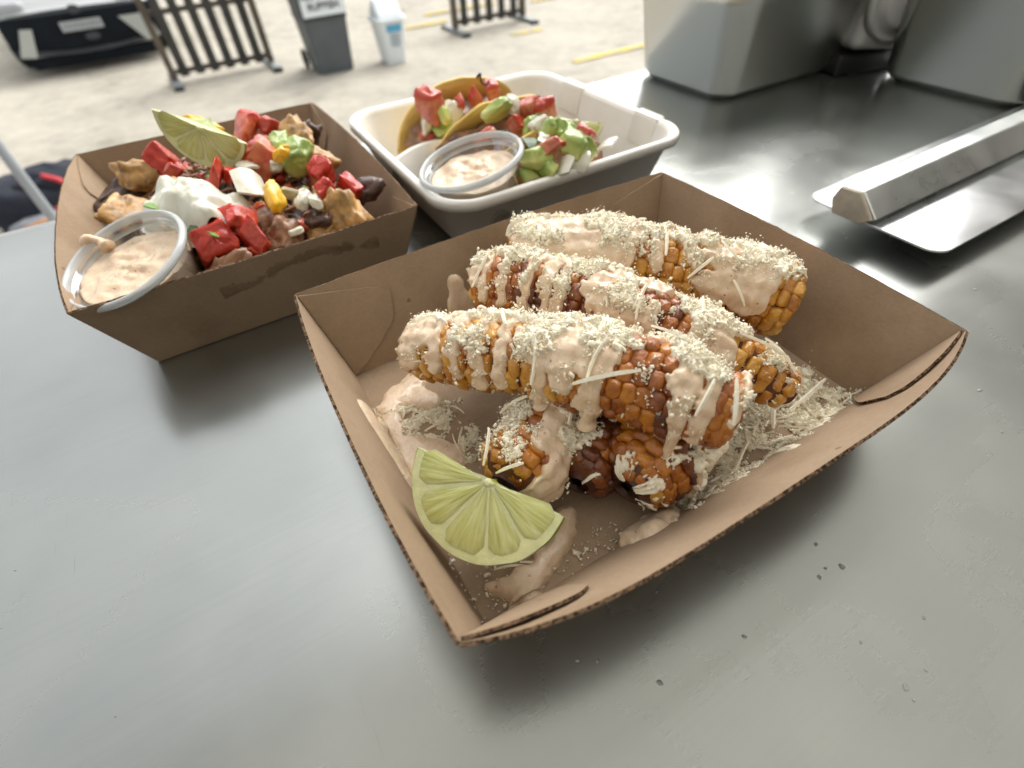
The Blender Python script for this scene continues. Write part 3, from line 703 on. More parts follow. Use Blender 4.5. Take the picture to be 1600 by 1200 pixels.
# ------------------------------------------------------------------ kraft trays
TH_W = 0.0011
TRAY_H = 0.0440
class Tray:
    """Corners in the tray's own frame: x along the long side. bows: outward bulge of each wall's rim."""
    def __init__(s, L, W, iL, iW, bows):
        s.L, s.W, s.iL, s.iW, s.b = L, W, iL, iW, bows
    def wall(s, k, t, v):
        """k 0 back(+y) 1 right(+x) 2 front(-y) 3 left(-x); t along 0..1, v up 0..1; inner surface point."""
        a, c_ = s.L / 2, s.W / 2; a2, c2 = (s.L - s.iL) / 2, (s.W - s.iW) / 2
        top = [(-a, c_), (a, c_), (a, -c_), (-a, -c_)]; bot = [(-a2, c2), (a2, c2), (a2, -c2), (-a2, -c2)]
        t = np.asarray(t, float); v = np.asarray(v, float)
        p0, p1 = np.array(top[k]), np.array(top[(k + 1) % 4]); q0, q1 = np.array(bot[k]), np.array(bot[(k + 1) % 4])
        nrm = np.array([(0, 1), (1, 0), (0, -1), (-1, 0)][k], float)
        bow, power, dz = s.b[k]
        shape = 1 - np.abs(2 * t - 1) ** power
        P = (p0 + (p1 - p0) * t[..., None]) * v[..., None] + (q0 + (q1 - q0) * t[..., None]) * (1 - v[..., None])
        P = P + nrm * (bow * shape * np.clip(v, 0, None) ** 1.3)[..., None]
        Z = TH_W + (TRAY_H - TH_W) * v + dz * shape * v
        return np.concatenate([P, Z[..., None]], -1)
    def normal_in(s, k, t, v):
        e = 1e-3
        du = s.wall(k, t + e, v) - s.wall(k, t - e, v); dv = s.wall(k, t, v + e) - s.wall(k, t, v - e)
        n_ = np.cross(du, dv); n_ /= np.linalg.norm(n_, axis=-1, keepdims=True)
        inw = -np.array([(0, 1, 0), (1, 0, 0), (0, -1, 0), (-1, 0, 0)][k], float)
        sg = np.sign((n_ * inw).sum(-1, keepdims=True))
        return n_ * sg
    def build(s, label, loc, rz, stained=None, gaps=(0.0, 0.0, 0.0, 0.0), edge_amp=0.00022):
        root = empty('kraft_tray', loc, Matrix.Rotation(rz, 3, 'Z')); tag(root, label, 'food tray', 'brown card trays')
        a2, c2 = (s.L - s.iL) / 2, (s.W - s.iW) / 2
        box('base_panel', -a2 - 0.0006, a2 + 0.0006, -c2 - 0.0006, c2 + 0.0006, 0.0002, TH_W + 0.0004, MAT['kraft'], root)
        for k in range(4):
            nt_, nv_ = 40, 10
            tt, vv = np.meshgrid(np.linspace(0, 1, nt_), np.linspace(0, 1, nv_), indexing='ij')
            P = s.wall(k, tt, vv); N = s.normal_in(k, np.clip(tt, 0.01, 0.99), vv)
            wob = edge_amp * noise3(np.stack([tt * 30, vv * 0 + k * 9.1 + loc[0] * 50, vv * 0], -1), 1.0, 5, 2)
            P[..., 2] += wob * vv
            Q = P - N * TH_W
            V = np.concatenate([P.reshape(-1, 3), Q.reshape(-1, 3)])
            g = grid_faces(nt_, nv_); m = nt_ * nv_
            F = [tuple(f) for f in g] + [tuple(f[::-1] + m) for f in g]
            nf = len(F)
            edge = []
            for i in range(nt_ - 1):
                x0, x1 = i * nv_ + nv_ - 1, (i + 1) * nv_ + nv_ - 1
                edge.append((x0, x1, x1 + m, x0 + m))
            for i in range(nv_ - 1):
                edge.append((i, i + 1, i + 1 + m, i + m)); b0 = (nt_ - 1) * nv_ + i
                edge.append((b0, b0 + m, b0 + 1 + m, b0 + 1))
            F += edge
            o = mesh_obj('side_wall', V, F, [MAT['kraft_stained' if stained == k else 'kraft'], MAT['kraft_edge']], root)
            mi = np.zeros(len(F), dtype=np.int32); mi[nf:nf + nt_ - 1] = 1
            o.data.polygons.foreach_set('material_index', mi)
            sm_ = np.ones(len(F), dtype=bool); sm_[nf:] = False
            o.data.polygons.foreach_set('use_smooth', sm_)
            o.data.set_sharp_from_angle(angle=math.radians(50))
        # the four glued corner flaps lie inside the two long walls
        for k in (0, 2):
            for end in (0, 1):
                gap = gaps[(0 if k == 0 else 2) + end]
                FL = 0.036 if not gap else 0.034
                nd, ns = 18, 8
                dd = np.linspace(0, 1, nd)
                lo = 0.02 + 0.50 * dd ** 1.2; hi = 0.985 - 0.20 * dd
                rnd_ = np.clip((dd - 0.82) / 0.18, 0, 1)
                mid_ = lo + 0.72 * (hi - lo)
                lo = lo + (mid_ - lo) * (rnd_ ** 2.5) * 0.96; hi = hi + (mid_ - hi) * (rnd_ ** 2.5) * 0.96
                D_, S_ = np.meshgrid(dd, np.linspace(0, 1, ns), indexing='ij')
                vv = lo[:, None] + (hi - lo)[:, None] * S_
                tt = 0.001 + D_ * FL / s.L
                if end: tt = 1 - tt
                N = s.normal_in(k, np.clip(tt, 0.01, 0.99), vv)
                off = 0.0003 + gap * np.sin(np.pi * np.clip(D_, 0, 1)) * vv
                P0 = s.wall(k, tt, vv) + N * off[..., None]; P1 = P0 + N * TH_W * 0.8
                V = np.concatenate([P1.reshape(-1, 3), P0.reshape(-1, 3)]); m = nd * ns
                g = grid_faces(nd, ns)
                F = [tuple(f) for f in g] + [tuple(f[::-1] + m) for f in g]; nf = len(F)
                for i in range(nd - 1):
                    for j in (0, ns - 1):
                        x0, x1 = i * ns + j, (i + 1) * ns + j
                        F.append((x0, x1, x1 + m, x0 + m))
                for i in range(ns - 1):
                    x0 = (nd - 1) * ns + i; F.append((x0, x0 + 1, x0 + 1 + m, x0 + m))
                o = mesh_obj('corner_flap', V, F, [MAT['kraft'], MAT['kraft_edge']], root)
                mi = np.zeros(len(F), dtype=np.int32); mi[nf:] = 1 if gap else 0
                o.data.polygons.foreach_set('material_index', mi)
                o.data.set_sharp_from_angle(angle=math.radians(60))
        s.root = root
        return root

T1C, T1R = np.array([0.1049, 0.118, 0.0]), -0.0155
tray1 = Tray(0.200, 0.1583, 0.0206, 0.0273, [(0.0035, 2, 0.0), (0.0035, 2, 0.0), (0.0108, 4, -0.001), (0.0035, 2.5, 0.0)])
tray1.build('open brown card tray in front holding the corn ribs', tuple(T1C), T1R, gaps=(0.0, 0.0, 0.0005, 0.0008))
T2C, T2R = np.array([0.0009, 0.3421, 0.0]), -0.0017 + math.pi / 2
tray2 = Tray(0.200, 0.1583, 0.0206, 0.0273, [(0.0075, 2.5, 0.0), (0.001, 2, 0.0), (0.003, 2, 0.0), (0.001, 2, 0.0)])
# its long sides run away from the hatch edge, so the stained short side faces the camera
tray2.build('brown card tray with greasy smear holding the loaded chips', tuple(T2C), T2R, stained=3)
def rot2(v, a): return np.stack([v[..., 0] * math.cos(a) - v[..., 1] * math.sin(a), v[..., 0] * math.sin(a) + v[..., 1] * math.cos(a), v[..., 2]], -1)
def t1_world(P): return rot2(P, T1R) + T1C
def t1_dir(N): return rot2(N, T1R)
#PART2
# ------------------------------------------------------------------ sheets of sauce, crumbs and shreds of cheese
def smax(vals, k=7.0):
    A = np.stack(vals); m_ = A.max(0)
    return m_ + np.log(np.exp(k * (A - m_)).sum(0)) / k - 0.0

def caps_field(X, Y, caps):
    """caps: (x0, y0, x1, y1, w) in metres; 1 on the spine, 0 at the edge, negative outside"""
    vals = []
    for x0, y0, x1, y1, w in caps:
        dx, dy = x1 - x0, y1 - y0; l2 = dx * dx + dy * dy + 1e-12
        tt = np.clip(((X - x0) * dx + (Y - y0) * dy) / l2, 0, 1)
        d2 = (X - x0 - tt * dx) ** 2 + (Y - y0 - tt * dy) ** 2
        vals.append(1 - np.sqrt(d2) / w)
    return smax(vals, 9.0)

def sauce_sheet(name, P, N, f, thick, dip, mat, parent):
    """P, N, f on a grid; the sheet rises out of the surface where f > 0 with a rounded bead edge"""
    nu, nv = f.shape
    th = np.where(f > 0, thick * np.sqrt(np.clip(f * 1.6, 0, 1)), 0.0) - dip * np.clip(1 - f * 6, 0, 1)
    Q = P + N * th[..., None]
    F = grid_faces(nu, nv)
    keep = (f.ravel()[F] > -0.12).any(1)
    F = F[keep]
    used = np.unique(F); remap = -np.ones(nu * nv, dtype=np.int64); remap[used] = np.arange(len(used))
    me = new_mesh(name, Q.reshape(-1, 3)[used], remap[F])
    return link(name, me, mat, parent), th

def rand_mats(n, rng):
    q = rng.normal(size=(n, 4)); q /= np.linalg.norm(q, axis=1)[:, None]
    w, x, y, z = q.T
    return np.stack([np.stack([1 - 2 * (y * y + z * z), 2 * (x * y - z * w), 2 * (x * z + y * w)], -1),
                     np.stack([2 * (x * y + z * w), 1 - 2 * (x * x + z * z), 2 * (y * z - x * w)], -1),
                     np.stack([2 * (x * z - y * w), 2 * (y * z + x * w), 1 - 2 * (x * x + y * y)], -1)], 1)

CUBE_V = np.array(box_vf(-1, 1, -1, 1, -1, 1)[0], float); CUBE_F = np.array(box_vf(-1, 1, -1, 1, -1, 1)[1])
def crumbs(name, pts, rng, mat, parent, size=(0.00034, 0.00023, 0.00018), flat=None):
    n_ = len(pts)
    sc_ = np.exp(rng.normal(0, 0.38, (n_, 1))) * np.array(size) * rng.uniform(0.6, 1.4, (n_, 3))
    base = CUBE_V[None] * rng.uniform(0.45, 1.1, (n_, 8, 1)) * sc_[:, None, :]
    V = np.einsum('nij,nkj->nki', rand_mats(n_, rng), base)
    if flat is not None: V[..., 2] *= flat
    V = V + pts[:, None, :]
    F = (CUBE_F[None] + (np.arange(n_) * 8)[:, None, None]).reshape(-1, 4)
    o = link(name, new_mesh(name, V.reshape(-1, 3), F, smooth=False), mat, parent)
    o['kind'] = 'stuff'
    return o

def shred(parent, p0, p1, rng, w=0.0007, sag=0.001, mat=None):
    p0, p1 = np.array(p0, float), np.array(p1, float)
    tt = np.linspace(0, 1, 7)[:, None]
    side = np.cross(p1 - p0, [0, 0, 1.0]); side /= (np.linalg.norm(side) + 1e-9)
    path = p0 + (p1 - p0) * tt + np.array([0, 0, 1.0]) * sag * (4 * tt * (1 - tt)) + side * rng.normal(0, 0.0005) * (4 * tt * (1 - tt))
    V, F = tube_vf(path, w * np.array([0.7, 0.95, 1.0, 1.05, 1.0, 0.9, 0.6]) * rng.uniform(0.85, 1.15), 4)
    return mesh_obj('cheese_shred', V, F, mat or MAT['cheese'], parent, smooth=False)

# ------------------------------------------------------------------ corn ribs
KERNELS = []
for k in range(9):
    V, F = superquad(1, 1, 1, 0.55, 0.55, 9, 16, 0.16, 1.6, 40 + k)
    V[:, 2] -= 0.12 * (V[:, 0] ** 2)                          # slightly dished crown
    KERNELS.append((V, F))
KMESH = {}
def kernel_mesh(idx, mname):
    key = (idx, mname)
    if key not in KMESH:
        V, F = KERNELS[idx]; me = new_mesh('kernel', V, F); me.materials.append(MAT[mname]); KMESH[key] = me
    return KMESH[key]

class Rib:
    def __init__(s, p0, pm, p1, R0, n_end=(5, 5), seed=1):
        s.p0, s.pm, s.p1 = (np.array(q, float) for q in (p0, pm, p1)); s.R0 = R0; s.n_end = n_end; s.seed = seed
        s.L = np.linalg.norm(s.pm - s.p0) + np.linalg.norm(s.p1 - s.pm)
        s.ctrl = 2 * s.pm - 0.5 * (s.p0 + s.p1)
    def axis(s, u):
        u = np.asarray(u, float)[..., None]
        c_ = (1 - u) ** 2 * s.p0 + 2 * u * (1 - u) * s.ctrl + u * u * s.p1
        T = 2 * (1 - u) * (s.ctrl - s.p0) + 2 * u * (s.p1 - s.ctrl)
        T = T / np.linalg.norm(T, axis=-1, keepdims=True)
        B = np.cross(T, np.array([0, 0, 1.0])); B /= np.linalg.norm(B, axis=-1, keepdims=True)
        N = np.cross(B, T)
        return c_, T, N, B
    def rad(s, u):
        u = np.asarray(u, float)
        w = np.abs(2 * u - 1); nn = np.where(u < 0.5, s.n_end[0], s.n_end[1])
        lump = 1 + 0.035 * np.sin(u * 11 + s.seed) + 0.03 * np.sin(u * 23 + 2 * s.seed)
        return s.R0 * np.clip(1 - w ** nn, 0.0, 1) ** (1 / nn) * lump
    def surf(s, u, phi, dr=0.0):
        u = np.asarray(u, float); c_, T, N, B = s.axis(u)
        r = s.rad(u); e = 1e-3
        drdx = (s.rad(np.clip(u + e, 0, 1)) - s.rad(np.clip(u - e, 0, 1))) / ((np.clip(u + e, 0, 1) - np.clip(u - e, 0, 1)) * s.L)
        drdx = np.clip(drdx, -3.5, 3.5)
        dirn = np.cos(phi)[..., None] * N + np.sin(phi)[..., None] * B
        nrm = dirn - drdx[..., None] * T; nrm /= np.linalg.norm(nrm, axis=-1, keepdims=True)
        return c_ + dirn * r[..., None] + nrm * dr, nrm, T

def make_rib(label, rib, seed, tone, sauce, phi_rng=(-125, 125), cheese=6000, cheese_mid=0.0, cheese_sig=45, cheese_u=None, thick=0.0013, wet=0.5):
    rng = np.random.default_rng(seed)
    root = empty('corn_rib', tuple(rib.axis(0.5)[0] - np.array([0, 0, rib.R0])))
    off = np.array(root.location)
    tag(root, label, 'corn rib', 'fried corn ribs in the front tray')
    # inner cob
    nu, nv = 44, 26
    U, PH = np.meshgrid(np.linspace(0.004, 0.996, nu), np.linspace(-np.pi, np.pi, nv, endpoint=False), indexing='ij')
    P, N, _ = rib.surf(U, PH)
    cen = rib.axis(U)[0]
    P = cen + (P - cen) * 0.89
    F = [tuple(f) for f in grid_faces(nu, nv, wrap_v=True)] + [tuple(range(nv))[::-1], tuple(range((nu - 1) * nv, nu * nv))]
    mesh_obj('cob', P.reshape(-1, 3) - off, F, MAT['cob'], root)
    # kernels, row by row, equally spaced along the meridian
    us = np.linspace(0, 1, 600); r_ = rib.rad(us)
    arc = np.concatenate([[0], np.cumsum(np.hypot(np.diff(us) * rib.L, np.diff(r_)))])
    kw = 0.0050
    nrow = int(round(2 * np.pi * rib.R0 / 0.0066))
    for j in range(nrow):
        ph0 = -np.pi + 2 * np.pi * (j + 0.5) / nrow
        if not (math.radians(phi_rng[0]) <= ph0 <= math.radians(phi_rng[1])): continue
        s0 = (0.0045 if j % 2 else 0.0078) + rng.uniform(-0.0008, 0.0008)
        k = 0
        while s0 < arc[-1] - 0.003:
            u = float(np.interp(s0, arc, us)); rr_ = float(rib.rad(u)); s0 += kw * rng.uniform(0.96, 1.04); k += 1
            if rr_ < rib.R0 * 0.42 and j % 3: continue
            if rr_ < rib.R0 * 0.75 and j % 2: continue
            ph = ph0 + rng.normal(0, 0.015)
            p, nr, T = rib.surf(np.array(u), np.array(ph), 0.0)
            nr = nr + rng.normal(0, 0.035, 3); nr /= np.linalg.norm(nr)
            x = T - nr * (T @ nr); x /= np.linalg.norm(x); y = np.cross(nr, x)
            tv = tone(u, ph) + 0.36 * float(noise3(p * 1.0, 60, seed)) + rng.normal(0, 0.07)
            mname = 'corn_golden' if tv > 0.48 else ('corn_amber' if tv > 0.02 else 'corn_brown')
            me = kernel_mesh(int(rng.integers(9)), mname)
            o = bpy.data.objects.new('kernel', me); COL.objects.link(o); o.parent = root
            hx, hy, hz = 0.0028 * rng.uniform(0.92, 1.06), 0.0036 * rng.uniform(0.92, 1.05), 0.0035 * rng.uniform(0.92, 1.08)
            M = Matrix((tuple(x * hx), tuple(y * hy), tuple(nr * hz))).transposed().to_4x4()
            M.translation = Vector(tuple(p - off - nr * (0.0034 + rng.uniform(-0.0004, 0.0006))))
            o.matrix_local = M
    # sauce blanket with drips
    nu, nv = int(rib.L / 0.00042), 200
    U, PH = np.meshgrid(np.linspace(0.002, 0.998, nu), np.linspace(math.radians(-140), math.radians(140), nv), indexing='ij')
    P, N, _ = rib.surf(U, PH)
    Rm = rib.R0
    caps = [(u0 * rib.L, math.radians(f0) * Rm, u1 * rib.L, math.radians(f1) * Rm, w * 0.001) for u0, f0, u1, f1, w in sauce]
    A = U * rib.L; Bq = PH * Rm
    wob = noise3(np.stack([A, Bq, 0 * A], -1), 320, seed + 3, 2)
    f = caps_field(A + 0.0011 * wob, Bq + 0.0011 * noise3(np.stack([A, Bq, 0 * A + 4], -1), 260, seed + 4, 2), caps) + 0.16 * wob
    cell = 0.00022 * np.cos(A / kw * 2 * np.pi) + 0.0003 * np.cos(PH * nrow)
    Pb = P + N * (cell + 0.0003 * wob)[..., None]
    so, th = sauce_sheet('sauce_coating', Pb - off, N, f, thick, 0.0032, MAT['sauce'], root)
    # grated cheese: a fluffy bed, then loose gratings on it
    if cheese:
        mg = noise3(np.stack([A, Bq, 0 * A], -1), 130, seed + 9, 3)
        fc = (0.10 + 1.25 * mg + wet * np.clip(f * 2, -0.3, 0.5)) * np.exp(-0.5 * ((np.degrees(PH) - cheese_mid) / (cheese_sig * 1.05)) ** 2) * 2.0 - 0.55
        if cheese_u is not None: fc = fc - 0.8 * (1 - np.interp(U, *cheese_u))
        fz = noise3(np.stack([A, Bq, 0 * A], -1), 900, seed + 11, 3)
        fc = fc + 0.55 * fz + 0.08
        cb, _ = sauce_sheet('cheese_bed', P + N * (np.maximum(th, -0.0008) + 0.00055 * fz)[..., None] - off, N, fc, 0.0012, 0.0012, MAT['cheese'], root)
        cb['kind'] = 'stuff'
        uu = rng.uniform(0.02, 0.98, cheese * 7); pp = np.radians(rng.normal(cheese_mid, cheese_sig, cheese * 7))
        m_ = noise3(np.stack([uu * rib.L, pp * Rm, 0 * uu], -1), 130, seed + 9, 3)
        iu = np.clip((uu - 0.002) / 0.996 * (nu - 1), 0, nu - 1).astype(int); iv = np.clip((pp - math.radians(-140)) / math.radians(280) * (nv - 1), 0, nv - 1).astype(int)
        fs = f[iu, iv]; ths = np.maximum(th[iu, iv], -0.0006)
        prob = np.clip(0.06 + 1.35 * m_ + wet * np.clip(fs * 2, -0.3, 0.5), 0.004, 1) * (np.abs(pp) < math.radians(105))
        if cheese_u is not None: prob = prob * np.interp(uu, *cheese_u)
        sel = rng.uniform(0, 1, len(uu)) < prob
        uu, pp, ths, m_ = uu[sel][:cheese], pp[sel][:cheese], ths[sel][:cheese], m_[sel][:cheese]
        q, nr, _ = rib.surf(uu, pp)
        q = q + nr * (ths + 0.0007 + rng.exponential(0.00038, len(uu)) * np.clip(0.7 + 1.3 * m_, 0.3, 2.2))[:, None]
        crumbs('grated_cheese', q - off, rng, MAT['cheese'], root)
    return root, off

def sh(root_off, rib, u0, f0, u1, f1, lift0=0.002, lift1=0.002, w=0.0007, seed=0):
    root, off = root_off
    a = rib.surf(np.array(u0), np.array(math.radians(f0)), lift0)[0] - off
    b_ = rib.surf(np.array(u1), np.array(math.radians(f1)), lift1)[0] - off
    shred(root, a, b_, np.random.default_rng(seed), w)

def drip(root_off, rib, u, phi, length, w, seed=0):
    root, off = root_off
    a = rib.surf(np.array(u), np.array(math.radians(phi)), 0.0006)[0] - off
    tt = np.linspace(0, 1, 12)
    path = a + np.stack([0 * tt, 0 * tt, 0.003 - length * tt], -1) + np.array([[0.0004, -0.0003, 0]]) * np.sin(tt * 4 + seed)[:, None]
    rad = w * (0.75 - 0.25 * tt + 0.55 * np.exp(-((tt - 0.86) / 0.12) ** 2)); rad[-1] = w * 0.15; rad[0] = w * 0.8
    V, F = tube_vf(path, rad, 12); mesh_obj('sauce_drip', V, F, MAT['sauce'], root)

rib1 = Rib((0.0396, 0.1605, 0.0235), (0.0765, 0.1005, 0.0445), (0.1075, 0.0545, 0.0430), 0.0148, (4.5, 9), 1)
r1 = make_rib('nearest corn rib laid across the top of the pile', rib1, 101, lambda u, p: 0.80 - 0.72 * u,
    [(0.03, -60, 0.05, 70, 6.5), (0.10, -30, 0.10, 30, 5.5), (0.15, -10, 0.155, 78, 2.7), (0.215, -20, 0.22, 84, 2.8), (0.28, -20, 0.29, 96, 3.0), (0.345, -20, 0.355, 92, 2.6), (0.17, -40, 0.34, -30, 6.0),
     (0.45, -35, 0.62, -35, 9.0), (0.44, 25, 0.60, 25, 9.0), (0.46, 40, 0.465, 108, 3.6), (0.60, 40, 0.605, 112, 4.6), (0.53, 40, 0.53, 70, 4.5),
     (0.80, -40, 0.83, 30, 5.5), (0.83, 20, 0.845, 112, 3.6), (0.885, 10, 0.90, 104, 3.6), (0.72, -50, 0.80, -45, 5.0), (0.975, -50, 0.97, 60, 1.6)],
    cheese=5200, cheese_mid=-18, cheese_sig=31)
for k, a in enumerate([(0.52, -20, 0.40, 46), (0.57, 62, 0.72, 34), (0.20, -50, 0.27, -20), (0.62, 10, 0.60, 60), (0.88, 20, 0.87, 60), (0.36, 10, 0.30, -30), (0.70, -40, 0.80, -20), (0.93, 10, 0.965, 55), (0.45, 20, 0.46, 75), (0.12, -60, 0.16, -95)]):
    sh(r1, rib1, *a, lift0=0.0035, lift1=0.0030, w=0.00085 if k == 1 else 0.00062, seed=k)
drip(r1, rib1, 0.845, 106, 0.019, 0.0026, 1); drip(r1, rib1, 0.605, 108, 0.010, 0.0034, 2); drip(r1, rib1, 0.465, 104, 0.007, 0.0028, 3)

rib2 = Rib((0.0775, 0.1700, 0.0370), (0.1125, 0.1195, 0.0390), (0.1530, 0.0590, 0.0205), 0.0150, (5, 3.0), 2)
r2 = make_rib('middle corn rib with a bare browned tip', rib2, 202, lambda u, p: 0.35 + 0.45 * (abs(u - 0.5) * 2) ** 2 * (1 if u > 0.5 else 0.6) - 0.5 * math.exp(-((u - 0.35) / 0.2) ** 2) + 0.25 * math.exp(-((u - 0.9) / 0.1) ** 2),
    [(0.03, -60, 0.04, 40, 5.0), (0.08, 0, 0.085, 80, 2.8), (0.15, -20, 0.16, 78, 2.6), (0.235, -10, 0.24, 96, 2.9), (0.295, -20, 0.305, 88, 3.2), (0.345, -20, 0.35, 96, 2.7), (0.10, -35, 0.33, -30, 6.5),
     (0.44, -40, 0.58, -30, 8.0), (0.46, 20, 0.53, 40, 9.0), (0.47, 40, 0.50, 90, 6.5), (0.60, 20, 0.61, 90, 2.6), (0.74, -40, 0.80, -20, 7.0), (0.75, 10, 0.785, 60, 7.5), (0.76, 60, 0.78, 82, 6.0)],
    cheese=5200, cheese_mid=-18, cheese_sig=34)
for k, a in enumerate([(0.09, 5, 0.06, 60), (0.30, -25, 0.36, 10), (0.72, 20, 0.70, -40), (0.80, 10, 0.92, 0), (0.56, 0, 0.57, 50), (0.14, -10, 0.22, 10), (0.86, -10, 0.95, 20)]):
    sh(r2, rib2, *a, lift0=0.003, lift1=0.003, seed=20 + k)

rib3 = Rib((0.0985, 0.1765, 0.0400), (0.1420, 0.1375, 0.0395), (0.1855, 0.0915, 0.0300), 0.0172, (6, 10), 3)
r3 = make_rib('rearmost corn rib with bare yellow kernels at its end', rib3, 303, lambda u, p: 0.62 + 0.3 * (u > 0.86) + 0.15 * (u < 0.1) - 0.35 * math.exp(-((u - 0.5) / 0.12) ** 2),
    [(0.05, -60, 0.08, 60, 7.0), (0.12, -50, 0.42, -50, 11.0), (0.12, 0, 0.42, 0, 11.0), (0.14, 45, 0.40, 45, 9.0), (0.50, -50, 0.60, -30, 4.0), (0.53, -10, 0.54, 55, 2.6), (0.60, 0, 0.66, 40, 3.0),
     (0.69, -50, 0.70, 20, 4.0), (0.80, -40, 0.86, -30, 10.0), (0.78, 20, 0.85, 30, 11.0), (0.74, 60, 0.84, 70, 9.0)],
    cheese=5200, cheese_mid=-20, cheese_sig=32, cheese_u=([0, 0.06, 0.1, 0.68, 0.78, 0.92, 1], [0.5, 0.6, 1, 1, 0.45, 0.3, 0.3]))
for k, a in enumerate([(0.54, -10, 0.56, 40), (0.70, 30, 0.64, 60), (0.78, 50, 0.84, 75), (0.48, -20, 0.42, 10), (0.72, 0, 0.78, 25)]):
    sh(r3, rib3, *a, lift0=0.003, lift1=0.003, seed=40 + k)

ribA = Rib((0.0860, 0.1080, 0.0185), (0.0640, 0.0960, 0.0195), (0.0400, 0.0840, 0.0185), 0.0158, (6, 4.0), 4)
rA = make_rib('stubby corn rib behind the lime wedge, heaped with cheese', ribA, 404, lambda u, p: 0.55 + 0.35 * (p > 0.3),
    [(0.35, -60, 0.80, -60, 6.0), (0.75, -60, 0.86, -95, 5.0), (0.4, -20, 0.7, -25, 6.0), (0.93, -60, 0.95, -100, 4.0), (0.3, 60, 0.5, 70, 3.5)],
    phi_rng=(-130, 130), cheese=2800, cheese_mid=5, cheese_sig=36, cheese_u=([0, 0.2, 0.7, 0.85, 1], [0.6, 1, 1, 0.35, 0.05]))
for k, a in enumerate([(0.80, 45, 0.97, 40), (0.30, -20, 0.55, -35), (0.25, -60, 0.45, -80), (0.5, 20, 0.6, 60), (0.9, -20, 0.98, 10)]):
    sh(rA, ribA, *a, lift0=0.0025, lift1=0.0025, seed=60 + k)
ribB = Rib((0.1260, 0.0790, 0.0205), (0.1010, 0.0710, 0.0200), (0.0735, 0.0620, 0.0190), 0.0172, (6, 3.2), 5)
rB = make_rib('dark glazed corn rib end beside the front wall of the tray', ribB, 505, lambda u, p: 0.10 + 0.35 * math.exp(-((u - 0.97) / 0.06) ** 2),
    [(0.70, -60, 0.72, -115, 2.2), (0.66, -70, 0.60, -118, 2.2), (0.45, -70, 0.55, -80, 3.0)],
    phi_rng=(-140, 140), cheese=420, cheese_mid=-40, cheese_sig=50)
for k, a in enumerate([(0.66, -85, 0.68, -112), (0.60, -80, 0.60, -115), (0.55, -100, 0.5, -60), (0.75, -30, 0.80, -20)]):
    sh(rB, ribB, *a, lift0=0.002, lift1=0.002, seed=80 + k)

ribC = Rib((0.1020, 0.0980, 0.0160), (0.0820, 0.0860, 0.0160), (0.0625, 0.0740, 0.0150), 0.0142, (6, 3.5), 6)  # dark brown rib filling the gap between ribs A and B
rC = make_rib('dark brown corn rib underneath, between the two lower stubs', ribC, 606, lambda u, p: -0.18,
    [(0.60, -40, 0.64, -80, 2.0)], phi_rng=(-140, 140), cheese=160, cheese_mid=0, cheese_sig=40)

# ------------------------------------------------------------------ sauce and cheese lying in the front tray
TL, TW = 0.200 - 0.0206, 0.1583 - 0.0273
def tray_floor(X, Y):
    """height of the tray's inside above world XY points"""
    x = X - T1C[0]; y = Y - T1C[1]; ca, sa = math.cos(-T1R), math.sin(-T1R)
    lx, ly = x * ca - y * sa, x * sa + y * ca
    z = np.full(np.shape(X), 0.0016)
    for d_, run in ((-TL / 2 - lx, 0.0103 + 0.0030), (lx - TL / 2, 0.0103 + 0.003), (-TW / 2 - ly, 0.01365 + 0.0100), (ly - TW / 2, 0.01365 + 0.003)):
        z = np.maximum(z, 0.0016 + np.clip(d_, 0, None) / run * 0.0430)
    return z
def floor_sauce(name, label, x0, x1, y0, y1, caps, thick, seed):
    nx, ny = int((x1 - x0) / 0.0006), int((y1 - y0) / 0.0006)
    X, Y = np.meshgrid(np.linspace(x0, x1, nx), np.linspace(y0, y1, ny), indexing='ij')
    Z = tray_floor(X, Y); P = np.stack([X, Y, Z], -1)
    gx_, gy_ = np.gradient(Z, X[1, 0] - X[0, 0], Y[0, 1] - Y[0, 0])
    N = np.stack([-gx_, -gy_, np.ones_like(Z)], -1); N /= np.linalg.norm(N, axis=-1, keepdims=True)
    w = noise3(P, 150, seed, 3)
    f = caps_field(X + 0.002 * w, Y + 0.002 * noise3(P + 5, 150, seed + 1, 3), caps) + 0.10 * w
    o, th = sauce_sheet(name, P, N, f, thick, 0.0012, MAT['sauce'], None)
    tag(o, label, 'sauce', 'spilt sauce in the front tray')
    return o
floor_sauce('sauce_puddle', 'pink sauce puddle by the left end of the nearest corn rib', 0.002, 0.060, 0.095, 0.185,
    [(0.0370, 0.1650, 0.0215, 0.1560, 0.0065), (0.0360, 0.1540, 0.0365, 0.1515, 0.0068), (0.0235, 0.1570, 0.0175, 0.1450, 0.0040), (0.0185, 0.1300, 0.0190, 0.1140, 0.0055),
     (0.020, 0.134, 0.032, 0.118, 0.0080), (0.0200, 0.1500, 0.0200, 0.1300, 0.0050)], 0.0024, 61)
floor_sauce('sauce_puddle', 'pink sauce puddle under the lime wedge', 0.012, 0.066, 0.045, 0.085,
    [(0.0330, 0.0600, 0.0290, 0.0555, 0.0058), (0.0240, 0.0620, 0.0300, 0.0600, 0.0045), (0.0360, 0.0590, 0.0500, 0.0650, 0.0040), (0.0500, 0.0650, 0.0560, 0.0720, 0.0050)], 0.0042, 67)
floor_sauce('sauce_puddle', 'pink sauce blob against the front wall of the tray', 0.055, 0.105, 0.035, 0.070,
    [(0.0690, 0.0515, 0.0830, 0.0500, 0.0050), (0.0790, 0.0540, 0.0860, 0.0520, 0.0040)], 0.0038, 71)
